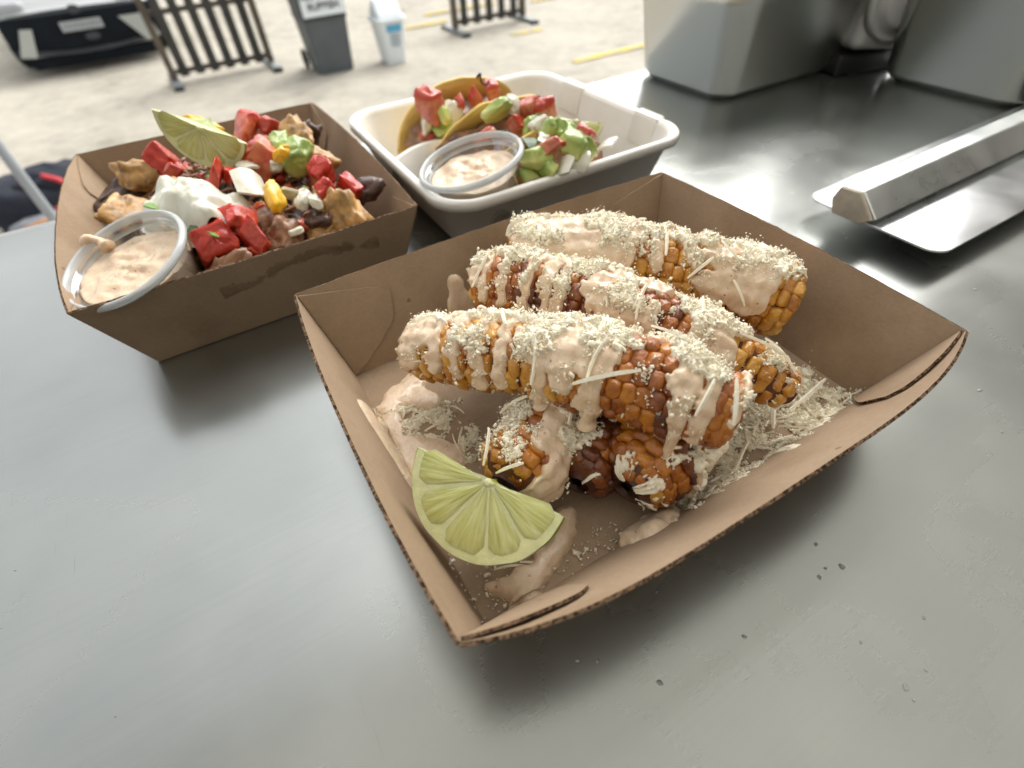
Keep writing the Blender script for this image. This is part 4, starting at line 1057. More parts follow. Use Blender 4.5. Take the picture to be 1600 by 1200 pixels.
# smear on the back wall
nt_, nv_ = 60, 60
tt, vv = np.meshgrid(np.linspace(0.22, 0.46, nt_), np.linspace(0.02, 0.85, nv_), indexing='ij')
P = tray1.wall(0, tt, vv); N = tray1.normal_in(0, tt, vv)
A = tt * 0.2; Bq = vv * 0.046
f = caps_field(A, Bq, [(0.066, 0.002, 0.067, 0.014, 0.0085), (0.067, 0.014, 0.0685, 0.026, 0.0042)]) + 0.08 * noise3(np.stack([A, Bq, 0 * A], -1), 200, 5, 2)
o, _ = sauce_sheet('sauce_smear', t1_world(P + N * 0.0002), t1_dir(N), f, 0.0016, 0.0006, MAT['sauce'], None)
tag(o, 'tongue of pink sauce smeared on the back wall of the front tray', 'sauce', 'spilt sauce in the front tray')

tt, vv = np.meshgrid(np.linspace(0.36, 0.80, 90), np.linspace(0.0, 0.8, 60), indexing='ij')
P = tray1.wall(3, tt, vv); N = tray1.normal_in(3, tt, vv)
A = tt * 0.1583; Bq = vv * 0.046
f = caps_field(A, Bq, [(0.1110, 0.0150, 0.1030, 0.0110, 0.0062), (0.1030, 0.0110, 0.0900, 0.0040, 0.0085), (0.0900, 0.0040, 0.0720, 0.0, 0.0080)]) + 0.07 * noise3(np.stack([A, Bq, 0 * A], -1), 160, 15, 2)
o, _ = sauce_sheet('sauce_smear', t1_world(P + N * 0.0002), t1_dir(N), f, 0.0013, 0.0005, MAT['sauce'], None)
tag(o, 'long smear of pink sauce down the left wall of the front tray', 'sauce', 'spilt sauce in the front tray')

def in_poly(x, y, poly):
    r = np.zeros(len(x), bool); j = len(poly) - 1
    for i in range(len(poly)):
        xi, yi = poly[i]; xj, yj = poly[j]
        r ^= ((yi > y) != (yj > y)) & (x < (xj - xi) * (y - yi) / (yj - yi + 1e-12) + xi); j = i
    return r
def cheese_heap(label, poly, n_crumb, n_shred, seed, depth=0.0015, thresh=-0.05):
    rng = np.random.default_rng(seed); poly = np.array(poly)
    cx, cy = poly.mean(0)
    root = empty('grated_cheese_heap', (cx, cy, 0.0016)); tag(root, label, 'grated cheese', 'grated cheese on the tray floor')
    off = np.array([cx, cy, 0.0016])
    lo, hi = poly.min(0) - 0.006, poly.max(0) + 0.006
    p = rng.uniform(lo, hi, (n_crumb * 8, 2))
    wob = 0.004 * np.stack([noise3(np.column_stack([p, 0 * p[:, 0]]), 160, seed, 2), noise3(np.column_stack([p, 0 * p[:, 0] + 3]), 160, seed, 2)], -1)
    m_ = noise3(np.column_stack([p, 0 * p[:, 0]]), 190, seed + 2, 3)
    sel = in_poly(p[:, 0] + wob[:, 0], p[:, 1] + wob[:, 1], poly) & (m_ + rng.normal(0, 0.25, len(p)) > thresh)
    p, m_ = p[sel][:n_crumb], m_[sel][:n_crumb]
    z = tray_floor(p[:, 0], p[:, 1]) + 0.0004 + rng.exponential(depth * 0.5, len(p)) * np.clip(0.5 + m_, 0.1, 1.6)
    crumbs('crumb_layer', np.column_stack([p, z]) - off, rng, MAT['cheese'], root, (0.00046, 0.00026, 0.00018))
    if n_shred > 5:
        nx, ny = int((hi[0] - lo[0]) / 0.00045), int((hi[1] - lo[1]) / 0.00045)
        GX, GY = np.meshgrid(np.linspace(lo[0], hi[0], nx), np.linspace(lo[1], hi[1], ny), indexing='ij')
        G3_ = np.stack([GX, GY, 0 * GX], -1)
        ins = in_poly((GX + 0.004 * noise3(G3_, 160, seed, 2)).ravel(), (GY + 0.004 * noise3(G3_ + np.array([0, 0, 3.0]) / 160, 160, seed, 2)).ravel(), poly).reshape(GX.shape)
        fb = np.where(ins, 0.9 * noise3(G3_, 190, seed + 2, 3) - thresh * 0.8 + 0.55 * noise3(G3_, 900, seed + 5, 2), -1.0)
        GP = np.stack([GX, GY, tray_floor(GX, GY) + 0.00035 * noise3(G3_, 1200, seed + 6, 2)], -1) - off
        cb, _ = sauce_sheet('cheese_bed', GP, np.broadcast_to(np.array([0, 0, 1.0]), GP.shape), fb, 0.0010, 0.0008, MAT['cheese'], root)
        cb['kind'] = 'stuff'
    k = 0
    while k < n_shred:
        q = rng.uniform(lo, hi); a = rng.uniform(0, np.pi); l = rng.uniform(0.005, 0.013)
        e = q + l * np.array([math.cos(a), math.sin(a)])
        if not (in_poly(np.array([q[0], e[0]]), np.array([q[1], e[1]]), poly).all()): continue
        h0, h1 = rng.uniform(0.0008, 0.0008 + depth * 1.6, 2)
        z0 = float(tray_floor(np.array(q[0]), np.array(q[1]))); z1 = float(tray_floor(np.array(e[0]), np.array(e[1])))
        shred(root, np.array([q[0], q[1], z0 + h0]) - off, np.array([e[0], e[1], z1 + h1]) - off, rng, 0.00045 * rng.uniform(0.8, 1.3), 0.0003); k += 1
    return root, off, rng
hp, off, rng = cheese_heap('loose grated cheese filling the right corner of the front tray',
    [(0.086, 0.0485), (0.110, 0.0475), (0.150, 0.0475), (0.193, 0.0495), (0.194, 0.060), (0.186, 0.078), (0.165, 0.090), (0.150, 0.075), (0.128, 0.072), (0.110, 0.062)], 4200, 40, 81, 0.0016, -0.22)
for a, b_ in (((0.160, 0.0605, 0.006), (0.186, 0.0635, 0.007)), ((0.148, 0.058, 0.005), (0.158, 0.066, 0.006)), ((0.098, 0.050, 0.005), (0.101, 0.062, 0.008)), ((0.120, 0.052, 0.005), (0.134, 0.0585, 0.006))):
    shred(hp, np.array(a) - off, np.array(b_) - off, rng, 0.0008, 0.0006)
cheese_heap('light dusting of grated cheese by the left wall of the front tray',
    [(0.018, 0.158), (0.036, 0.150), (0.050, 0.140), (0.052, 0.120), (0.040, 0.112), (0.024, 0.118), (0.017, 0.132)], 1700, 10, 83, 0.0010, -0.02)
cheese_heap('sparse cheese crumbs scattered on the floor by the near corner',
    [(0.014, 0.053), (0.075, 0.0505), (0.072, 0.060), (0.050, 0.064), (0.020, 0.075), (0.014, 0.08)], 170, 2, 85, 0.0004, -0.6)

# ------------------------------------------------------------------ lime wedges
def lime_wedge(label, P1, P2, Pb, depth=1.0, flat=0.55, nseg=5, rind='lime_rind', seed=0, tot=180.0, away=None):
    """P1-P2 chord of the half-round cut face, Pb lowest point of its rind; body goes away from the camera"""
    P1, P2, Pb = (np.array(q, float) for q in (P1, P2, Pb))
    O_ = (P1 + P2) / 2; R_ = np.linalg.norm(P2 - P1) / 2
    x = (P2 - P1) / np.linalg.norm(P2 - P1); y = (Pb - O_) - ((Pb - O_) @ x) * x; y /= np.linalg.norm(y)
    z = np.cross(x, y)
    if z @ (np.array([0, 0, CAMH]) - O_) < 0: z = -z; 
    root = empty('lime_wedge', tuple(O_)); tag(root, label, 'lime wedge', 'lime wedges on the food')
    Mx = np.stack([x, y, z], 1)                         # local -> world; x chord, y towards rind, z towards viewer
    def put(name, V, F, mat, parent=root, smooth=True):
        return mesh_obj(name, np.asarray(V) @ Mx.T, F, mat, parent, smooth)
    # body: quarter of an ellipsoid, x in [-R,R], y>=0, z<=0
    na, nb = 40, 16
    a = np.linspace(0, np.pi, na); b_ = np.linspace(0, np.pi / 2, nb)
    A, B_ = np.meshgrid(a, b_, indexing='ij')
    rr_ = R_ * (1 + 0.012 * noise3(np.stack([np.cos(A), np.sin(A), B_], -1), 3, seed, 2)) * (1 + 0.11 * np.sin(np.minimum(2.2 * B_, np.pi)))
    V = np.stack([-rr_ * np.cos(A) * np.cos(B_), rr_ * np.sin(A) * np.cos(B_), -flat * 2 * R_ * depth * np.sin(B_) * (0.25 + 0.75 * np.sin(A) ** 0.5) * 0.5], -1)
    V[..., 2] -= 0.0002
    put('rind', V.reshape(-1, 3), grid_faces(na, nb), MAT[rind])
    rim = V[:, 0, :]
    # pale faces: the half-round face and the sloping one behind its straight edge
    inner = rim * np.array([0.0, 0.0, 1.0])
    nr_ = 10; s_ = np.linspace(0, 1, nr_)
    Vf = (rim[:, None, :] * s_[None, :, None]); Vf[..., 2] = 0.0
    Vf[..., 1] += 0.0012 * noise3(Vf, 500, seed + 2, 2) * (1 - s_)[None, :]
    pf = put('pith', Vf.reshape(-1, 3), grid_faces(na, nr_), MAT['lime_pith'])
    e0 = V[0, :, :]; e1 = V[-1, ::-1, :]
    chord = np.concatenate([e0, e1[1:]])
    Vb = np.concatenate([chord, np.stack([np.linspace(-R_, R_, len(chord)), 0.0007 * noise3(np.stack([np.linspace(0, 6, len(chord))] * 3, -1), 2.0, seed, 2), np.zeros(len(chord))], -1)])
    m = len(chord)
    put('cut_back', Vb, [(k, k + 1, m + k + 1, m + k) for k in range(m - 1)], MAT['lime_pith'])
    # flesh segments on the half-round face
    rng = np.random.default_rng(seed)
    cuts = np.linspace(0, tot, nseg + 1) + np.concatenate([[-6], rng.uniform(-7, 7, nseg - 1), [6]])
    for k in range(nseg):
        a0, a1 = math.radians(cuts[k]), math.radians(cuts[k + 1])
        gp = 0.00022
        na2, nr2 = 14, 9
        aa = np.linspace(0, 1, na2); ss = np.linspace(0, 1, nr2)
        AA, SS = np.meshgrid(aa, ss, indexing='ij')
        rad = 0.0024 + (0.905 * R_ - 0.0024) * SS
        edge = gp / np.maximum(rad, 0.002)
        corner = np.clip((SS - 0.84) / 0.16, 0, 1) ** 2 * 0.16 * (a1 - a0)
        ang = (a0 + edge + corner) + (a1 - a0 - 2 * edge - 2 * corner) * AA
        dome = 0.0006 * np.clip(np.sin(np.pi * AA), 0, 1) ** 0.35 * np.clip(np.sin(np.pi * (0.06 + 0.9 * SS)), 0, 1) ** 0.35
        Vs = np.stack([-rad * np.cos(ang), rad * np.sin(ang), dome - 0.00015 + 0.00012 * noise3(np.stack([ang * 9, rad * 260, 0 * rad], -1), 1.0, seed + k, 2)], -1)
        fo = put('flesh_segment', Vs.reshape(-1, 3), grid_faces(na2, nr2), MAT['lime_flesh'], pf)
        uvl = fo.data.uv_layers.new(name='polar'); li = np.zeros(len(fo.data.loops), dtype=np.int32); fo.data.loops.foreach_get('vertex_index', li)
        uvl.data.foreach_set('uv', np.stack([ang.ravel() / 1.2, rad.ravel() / R_], -1)[li].astype(np.float32).ravel())
    V, F = superquad(0.0017, 0.0013, 0.0004, 0.9, 0.9, 8, 12, 0.4, 3, seed); V[:, 1] += 0.0006
    put('core', V, F, MAT['lime_pith'], pf)
    return root
lime_wedge('large lime wedge lying in the near corner of the front tray', (0.0186, 0.0995, 0.040), (0.0462, 0.0595, 0.031), (0.0197, 0.0628, 0.0200), 1.0, 0.6, 5, seed=3)

# ------------------------------------------------------------------ food bits
def chunk(name, label, cat, group, p, s_, mat, seed, e=0.35, asp=(1, 1, 1), amp=0.16, rot=None, parent=None):
    rng = np.random.default_rng(seed)
    a = np.array(asp) * s_ / 2 * rng.uniform(0.82, 1.15, 3)
    V, F = superquad(*a, e + 0.03, e + 0.03, 22, 34, amp * 1.15, 1.7, seed)
    V = V @ (np.eye(3) + rng.normal(0, 0.17, (3, 3)))
    rgh = 0.0011 if mat in ('meat', 'meat_dark', 'chip', 'chip_burnt') else 0.00035
    V = V + rgh * noise3(V, 300 if rgh > 0.0005 else 420, seed, 3)[:, None]
    o = mesh_obj(name, V, F, MAT[mat], parent, True, p, rot or rand_rot(rng, 0.9))
    if label: tag(o, label, cat, group)
    return o
def curl(name, label, cat, group, p, s_, mat, seed, arc=1.1, wd=0.45, thick=0.0016):
    """a curved slab, like a petal of diced onion or a strip of lettuce"""
    rng = np.random.default_rng(seed)
    nu, nv = 14, 7
    a = np.linspace(-arc / 2, arc / 2, nu); w = np.linspace(-wd, wd, nv)
    A, W_ = np.meshgrid(a, w, indexing='ij'); R_ = s_ / arc
    P = np.stack([R_ * np.sin(A), W_ * s_ * (1 - 0.25 * (A / arc * 2) ** 2), R_ * np.cos(A) - R_], -1)
    P[..., 2] += 0.0004 * noise3(P, 300, seed, 2)
    N = np.stack([np.sin(A), 0 * A, np.cos(A)], -1)
    Q = P - N * thick
    V = np.concatenate([P.reshape(-1, 3), Q.reshape(-1, 3)]); m = nu * nv
    g = grid_faces(nu, nv); F = [tuple(f) for f in g] + [tuple(f[::-1] + m) for f in g]
    for i in range(nu - 1):
        for j in (0, nv - 1): F.append((i * nv + j, (i + 1) * nv + j, (i + 1) * nv + j + m, i * nv + j + m))
    for j in range(nv - 1):
        for i in (0, nu - 1): F.append((i * nv + j, i * nv + j + 1, i * nv + j + 1 + m, i * nv + j + m))
    o = mesh_obj(name, V, F, MAT[mat], None, True, p, rand_rot(rng, 0.8))
    o.data.set_sharp_from_angle(angle=math.radians(50))
    if label: tag(o, label, cat, group)
    return o

# loaded chips: a heap of shredded meat with everything on top
X, Y = np.meshgrid(np.linspace(-0.066, 0.066, 110), np.linspace(-0.086, 0.086, 130), indexing='ij')
P0 = np.stack([X, Y, 0 * X], -1)
edge = np.minimum(np.minimum(X + 0.066, 0.066 - X), np.minimum(Y + 0.086, 0.086 - Y))
H = 0.010 + 0.024 * np.clip(edge / 0.03, 0, 1) ** 0.8 + 0.010 * np.exp(-((X + 0.005) ** 2 + (Y - 0.0) ** 2) / 0.0016) + 0.0035 * noise3(P0, 90, 3, 3) + 0.0022 * noise3(P0, 260, 4, 2)
root = empty('shredded_meat_heap', tuple(T2C)); tag(root, 'heap of dark shredded meat filling the loaded chips tray', 'shredded meat')
off2 = np.array([T2C[0], T2C[1], 0.0])
o = mesh_obj('heap', np.stack([X, Y, H], -1).reshape(-1, 3), grid_faces(110, 130), MAT['meat_dark'], root); o['kind'] = 'stuff'
rng = np.random.default_rng(77)
AV, AF = [], []; base = 0
for k in range(1200):
    x, y = rng.uniform(-0.062, 0.062), rng.uniform(-0.082, 0.082)
    i, j = int((x + 0.066) / 0.132 * 109), int((y + 0.086) / 0.172 * 129)
    a = rng.uniform(0, 2 * np.pi); l = rng.uniform(0.006, 0.016); z = H[i, j] + rng.uniform(-0.0005, 0.004)
    tt = np.linspace(-0.5, 0.5, 5)
    path = np.stack([x + l * tt * math.cos(a), y + l * tt * math.sin(a), z + rng.normal(0, 0.002) * tt * 2 - 0.004 * tt ** 2], -1) + rng.normal(0, 0.0005, (5, 3))
    V, F = tube_vf(path, rng.uniform(0.0005, 0.0012) * np.array([0.5, 1, 1.1, 1, 0.4]), 5)
    AV.append(V); AF += [tuple(np.array(f) + base) for f in F]; base += len(V)
o = mesh_obj('meat_fibre', np.concatenate(AV), AF, MAT['meat'], root); o['kind'] = 'stuff'

for nm, mt, cnt, sz in (('onion_bit', 'onion', 26, 0.0020), ('green_bit', 'avocado', 26, 0.0020), ('herb_bit', 'herb_light', 22, 0.0014), ('red_bit', 'tomato', 55, 0.0034), ('crisp_bit', 'chip', 40, 0.0024)):
    AV, AF, base = [], [], 0
    for k in range(cnt):
        x, y = rng.uniform(-0.055, 0.055), rng.uniform(-0.075, 0.070)
        i, j = int((x + 0.066) / 0.132 * 109), int((y + 0.086) / 0.172 * 129)
        V, F = superquad(*(sz * rng.uniform(0.6, 1.4, 3)), 0.6, 0.6, 7, 10, 0.25, 1.6, k)
        V = V @ np.array(rand_rot(rng)).T + np.array([x, y, H[i, j] + 0.002])
        AV.append(V); AF += [tuple(np.array(f_) + base) for f_ in F]; base += len(V)
    o = mesh_obj(nm, np.concatenate(AV), AF, MAT[mt], root); o['kind'] = 'stuff'

G2 = 'diced tomato on the loaded chips'
for k, (x, y, z, s_, asp, lab) in enumerate([
    (-0.028, 0.3753, 0.050, 0.018, (1.0, 1.0, 0.9), 'pink tomato chunk left of the lime wedge on the chips'),
    (-0.0247, 0.3532, 0.049, 0.015, (1.2, 0.8, 0.7), 'red tomato strip just below the lime wedge on the chips'),
    (-0.0048, 0.3074, 0.056, 0.016, (1.2, 0.8, 0.7), 'orange-red tomato piece between lime and sour cream'),
    (0.0237, 0.3637, 0.060, 0.019, (0.9, 0.9, 1.1), 'tomato chunk topping the pile right of the lime'),
    (0.0221, 0.325, 0.055, 0.021, (1.1, 0.9, 1.0), 'large red tomato chunk right of the lime below the top one'),
    (0.0383, 0.3639, 0.057, 0.016, (1.2, 0.6, 0.8), 'tomato slice at the back right behind the topmost chunk'),
    (-0.0001, 0.2666, 0.051, 0.018, (0.9, 0.9, 1.1), 'glossy tomato chunk right of the sour cream'),
    (-0.0103, 0.273, 0.048, 0.016, (1.0, 0.9, 0.9), 'tomato chunk wedged against the front of the sour cream'),
    (-0.0165, 0.2640, 0.044, 0.019, (1.15, 0.95, 0.7), 'broad tomato chunk beside the sauce cup on the chips'),
    (0.0005, 0.2580, 0.044, 0.016, (1.0, 0.9, 0.9), 'tomato chunk nearest the stained front wall'),
    (0.0478, 0.2967, 0.050, 0.017, (1.0, 0.7, 1.0), 'pale pink tomato wedge near the right wall of the chips tray'),
    (0.0448, 0.2751, 0.046, 0.015, (0.8, 0.8, 1.2), 'upright bright tomato piece in the right part of the chips'),
    (0.0584, 0.2826, 0.045, 0.014, (1.4, 0.6, 0.7), 'curved pale tomato strip touching the right wall'),
    (-0.0019, 0.2560, 0.037, 0.011, (1.0, 0.8, 0.6), 'small orange tomato scrap at the front wall rim'),
    (0.0051, 0.3098, 0.055, 0.012, (0.9, 0.9, 0.8), 'small tomato piece beside the white onion square'),
    (0.0411, 0.3216, 0.045, 0.013, (1.0, 0.8, 0.7), 'half hidden tomato piece under the pale potato chips')]):
    chunk('tomato_chunk', lab, 'tomato', G2, (x, y, z), s_ * 0.82, 'tomato', 300 + k, 0.34, asp, 0.14)
G2 = 'diced onion on the loaded chips'
for k, (x, y, z, s_, lab) in enumerate([
    (0.0277, 0.2847, 0.050, 0.011, 'white onion petal standing in the middle of the chips tray'),
    (0.0311, 0.2732, 0.049, 0.009, 'shiny small onion piece right of the onion petal'),
    (0.0359, 0.2671, 0.049, 0.010, 'onion piece against the upright tomato piece'),
    (0.0115, 0.2919, 0.057, 0.018, 'large square of white onion right of the sour cream'),
    (0.014, 0.3146, 0.058, 0.011, 'onion piece between the large tomato and the onion square'),
    (0.0204, 0.256, 0.042, 0.007, 'tiny onion cube at the front wall of the chips tray'),
    (0.0275, 0.3158, 0.052, 0.009, 'onion scrap below the large red tomato chunk')]):
    if k in (0, 3, 4): curl('onion_piece', lab, 'onion', G2, (x, y, z), s_, 'onion', 330 + k)
    else: chunk('onion_piece', lab, 'onion', G2, (x, y, z), s_, 'onion', 330 + k, 0.5, (1.1, 0.8, 0.6))
for k, (x, y, z, s_, asp, lab) in enumerate([
    (0.0025, 0.386, 0.060, 0.016, (0.5, 1.3, 0.35), 'yellow pepper strip sticking up behind the lime wedge'),
    (0.0323, 0.3131, 0.058, 0.011, (1.2, 0.8, 0.8), 'yellow pepper piece in front of the avocado'),
    (0.0179, 0.278, 0.052, 0.013, (1.5, 0.7, 0.5), 'yellow pepper strip right of the glossy tomato')]):
    chunk('yellow_pepper', lab, 'pepper', 'yellow pepper on the loaded chips', (x, y, z), s_, 'sweetcorn', 350 + k, 0.6, asp)
for k, (x, y, z, s_, lab) in enumerate([
    (0.0402, 0.316, 0.054, 0.015, 'avocado cube beside the yellow pepper on the chips'),
    (0.035, 0.331, 0.057, 0.013, 'avocado piece below the tomato slice on the chips'),
    (0.0112, 0.3343, 0.051, 0.013, 'avocado piece tucked under the lime wedge on the chips')]):
    chunk('avocado_chunk', lab, 'avocado', 'avocado on the loaded chips', (x, y, z), s_, 'avocado', 360 + k, 0.5, (1.1, 0.9, 0.8))
curl('herb_leaf', 'green herb leaf at the left foot of the sour cream', 'herb', None, (-0.0340, 0.3000, 0.053), 0.012, 'herb_light', 371, 0.7, 0.35, 0.0006)
curl('herb_leaf', 'dark green herb leaf between sour cream and sauce cup', 'herb', None, (-0.0215, 0.2735, 0.050), 0.013, 'herb', 372, 0.7, 0.4, 0.0006)
curl('herb_leaf', 'small herb scrap lying on the broad tomato chunk', 'herb', None, (-0.0150, 0.2580, 0.0520), 0.007, 'herb_light', 373, 0.5, 0.3, 0.0005)
for k, (x, y, z, s_, mat, lab) in enumerate([
    (0.0508, 0.3205, 0.050, 0.017, 'chip', 'pale potato chip near the back right wall'),
    (0.0451, 0.3397, 0.052, 0.020, 'chip', 'potato chip behind the avocado cube'),
    (-0.0553, 0.3341, 0.041, 0.018, 'chip', 'orange potato chip behind the tilted sauce cup'),
    (-0.0432, 0.3797, 0.042, 0.021, 'chip', 'brown potato chip in the back left corner'),
    (0.0465, 0.2640, 0.039, 0.019, 'chip', 'browned potato chip along the front right wall'),
    (-0.0570, 0.3900, 0.031, 0.026, 'chip_burnt', 'blackened potato chip in the far left corner'),
    (0.0589, 0.376, 0.042, 0.019, 'chip_burnt', 'blackened chip in the far right corner'),
    (0.0123, 0.2785, 0.042, 0.017, 'meat', 'reddish browned meat lump below the yellow pepper strip'),
    (0.0334, 0.2620, 0.034, 0.015, 'chip', 'small crumbly chip behind the front wall'),
    (0.0347, 0.2661, 0.040, 0.016, 'meat_dark', 'dark meat lump below the onion pieces'),
    (0.061, 0.2873, 0.037, 0.017, 'meat_dark', 'dark meat lump against the right wall of the chips tray'),
    (0.0128, 0.2640, 0.037, 0.018, 'meat', 'meat lump right of the front tomato chunk'),
    (-0.0157, 0.2540, 0.033, 0.017, 'meat', 'meat lump beneath the broad tomato chunk')]):
    nm = 'meat_lump' if mat.startswith('meat') else 'potato_chip'
    chunk(nm, lab, 'meat' if nm == 'meat_lump' else 'potato chip', 'meat lumps on the loaded chips' if nm == 'meat_lump' else 'potato chips in the loaded tray', (x, y, z), s_, mat, 380 + k, 0.6, (1.35, 0.85, 0.6), 0.24)
# sour cream
nu, nv = 60, 40
X, Y = np.meshgrid(np.linspace(-0.032, 0.032, 90), np.linspace(-0.034, 0.036, 90), indexing='ij')
f = smax([1 - np.hypot((X + 0.010) / 0.017, (Y - 0.012) / 0.017), 1 - np.hypot((X - 0.008) / 0.019, (Y + 0.012) / 0.018), 1 - np.hypot((X + 0.002) / 0.018, (Y + 0.004) / 0.016), 1 - np.hypot((X - 0.006) / 0.008, (Y + 0.026) / 0.010)], 8)
P = np.stack([X, Y, 0.040 + 0 * X], -1)
f = f + 0.13 * noise3(P, 110, 8, 2)
P[..., 2] += 0.0060 * noise3(P, 120, 9, 1) * np.clip(f * 2, 0, 1) + 0.0009 * noise3(P, 330, 10, 2) * np.clip(f * 2, 0, 1)
root = empty('sour_cream', (-0.0190, 0.3010, 0.0)); tag(root, 'white dollop of sour cream in the middle of the chips', 'sour cream')
sauce_sheet('dollop', P, np.broadcast_to(np.array([0, 0, 1.0]), P.shape), f, 0.0185, 0.0, MAT['cream'], root)
lime_wedge('lime wedge standing on top of the loaded chips', (-0.0178, 0.3394, 0.0850), (0.0170, 0.3175, 0.0665), (-0.0060, 0.3340, 0.0555), 1.0, 0.55, 4, seed=8)

# ------------------------------------------------------------------ sauce cups
def sauce_cup(label, C, nrm, lipdrop=None, fill=0.007, seed=0, K=1.0):
    z = Vector(nrm).normalized(); x = Vector((1, 0, 0)); x = (x - x.dot(z) * z).normalized(); y = z.cross(x)
    M = Matrix((x, y, z)).transposed()
    root = empty('sauce_cup', tuple(C), M @ Matrix.Diagonal((K, K, K))); tag(root, label, 'sauce cup', 'clear plastic cups of pink sauce')
    Rr, h = 0.0295, 0.034
    prof = [(0.0, -h), (0.0215, -h), (0.0228, -h + 0.001), (Rr - 0.0012, -0.004), (Rr, -0.003)]
    V, F = lathe_vf(prof, 64); mesh_obj('cup_wall', V, F, MAT['clear'], root)
    rp = [(Rr, -0.003), (Rr + 0.0004, -0.0004), (Rr + 0.0012, 0.0006), (Rr + 0.0022, 0.0003), (Rr + 0.0032, -0.0008), (Rr + 0.0034, -0.0022), (Rr + 0.0028, -0.0028), (Rr + 0.0012, -0.0022)]
    V, F = lathe_vf(rp, 64); mesh_obj('rim', V, F, MAT['rim_plastic'], root)
    V, F = lathe_vf([(Rr - 0.0022, -0.0062), (Rr - 0.0012, -0.0052), (Rr - 0.0012, -0.0042), (Rr - 0.0020, -0.0036)], 64); mesh_obj('inner_bead', V, F, MAT['rim_plastic'], root)
    zf = -fill
    rings, na = 26, 64
    rr_ = np.linspace(0, 1, rings); a = np.linspace(0, 2 * np.pi, na, endpoint=False)
    Rm = 0.0228 + (Rr - 0.0012 - 0.0228) * ((zf + h) / (h - 0.004)) - 0.0005
    RR, AA = np.meshgrid(rr_ * Rm, a, indexing='ij')
    P = np.stack([RR * np.cos(AA), RR * np.sin(AA), zf + 0 * RR], -1)
    bumps = 0.0024 * np.clip(noise3(P + seed, 120, seed, 2), -0.3, 1) + 0.0009 * noise3(P + seed, 330, seed + 1, 2)
    # fluid stays level with the ground, so tilt it back inside a leaning cup
    g = np.array([z.dot(Vector((1, 0, 0))), z.dot(Vector((0, 1, 0)))])
    lev = -(M.transposed() @ Vector((0, 0, 1))).x / max(0.3, (M.transposed() @ Vector((0, 0, 1))).z) * P[..., 0] - (M.transposed() @ Vector((0, 0, 1))).y / max(0.3, (M.transposed() @ Vector((0, 0, 1))).z) * P[..., 1]
    P[..., 2] += np.clip(bumps * (1 - 0.5 * (RR / Rm) ** 4) + 0.40 * lev, -0.02, fill - 0.0035) 
    top = P.reshape(-1, 3)
    lowp = [(Rm, -0.012), (0.0222, -h + 0.0012), (0.0, -h + 0.0009)]
    side = np.stack([np.stack([np.minimum(r2, 0.0222 + (Rm - 0.0222)) * np.cos(a), r2 * np.sin(a), np.full(na, z2)], -1) for r2, z2 in [(0.0222, -h + 0.0012), (0.0, -h + 0.0009)]]).reshape(-1, 3)
    V = np.concatenate([top, side]); F = grid_faces(rings + 2, na, wrap_v=True)
    mesh_obj('sauce', V, F, MAT['sauce'], root)
    if lipdrop is not None:
        a0 = lipdrop
        path = np.array([(0.78 * Rr * math.cos(a0), 0.78 * Rr * math.sin(a0), -fill * 0.5), (0.93 * Rr * math.cos(a0), 0.93 * Rr * math.sin(a0), -0.002), ((Rr + 0.001) * math.cos(a0 + 0.08), (Rr + 0.001) * math.sin(a0 + 0.08), 0.0018), ((Rr + 0.0035) * math.cos(a0 + 0.22), (Rr + 0.0035) * math.sin(a0 + 0.22), 0.0006)])
        tt = np.linspace(0, 3, 14); path = np.stack([np.interp(tt, [0, 1, 2, 3], path[:, k]) for k in range(3)], -1)
        V, F = tube_vf(path, np.interp(tt, [0, 0.8, 1.6, 2.4, 3], [0.004, 0.0024, 0.0018, 0.0024, 0.0008]), 12); mesh_obj('sauce_dribble', V, F, MAT['sauce'], root)
    return root
sauce_cup('clear cup of pink sauce tilted in the corner of the chips tray', (-0.0544, 0.2666, 0.0493), (-0.2556, -0.1308, 0.9579), lipdrop=math.radians(112), fill=0.0075, seed=2, K=0.93)
sauce_cup('clear cup of pink sauce standing in the white clamshell', (0.1236, 0.2631, 0.0500), (-0.2032, 0.0543, 0.9776), None, 0.0085, 6, 0.95)

# ------------------------------------------------------------------ white clamshell with tacos
cx0, cx1, cy0, cy1 = 0.0920, 0.2690, 0.2320, 0.4130
ccx, ccy = (cx0 + cx1) / 2, (cy0 + cy1) / 2
cl = empty('clamshell_box', (ccx, ccy, 0)); tag(cl, 'white moulded fibre food box holding the tacos', 'food box')
def ring(d, z, r):
    q = rrect(cx0 - ccx - d, cx1 - ccx + d, cy0 - ccy - d, cy1 - ccy + d, r, 8); return np.column_stack([q, np.full(len(q), z)])
hz = 0.0400
V, F = loft_vf([ring(-0.022, 0.0022, 0.012), ring(-0.018, 0.0030, 0.016), ring(-0.0145, 0.0070, 0.018), ring(-0.0062, hz - 0.0030, 0.020), ring(-0.0045, hz, 0.021), ring(-0.0010, hz + 0.0006, 0.023), ring(0.0000, hz - 0.0006, 0.024), ring(0.0000, hz - 0.0050, 0.024),
                ring(-0.0014, hz - 0.0050, 0.023), ring(-0.0046, hz - 0.0046, 0.021), ring(-0.0130, 0.0070, 0.018), ring(-0.0170, 0.0012, 0.016), ring(-0.022, 0.0004, 0.012)], True, True)
mesh_obj('tray_shell', V, F, MAT['bagasse'], cl)
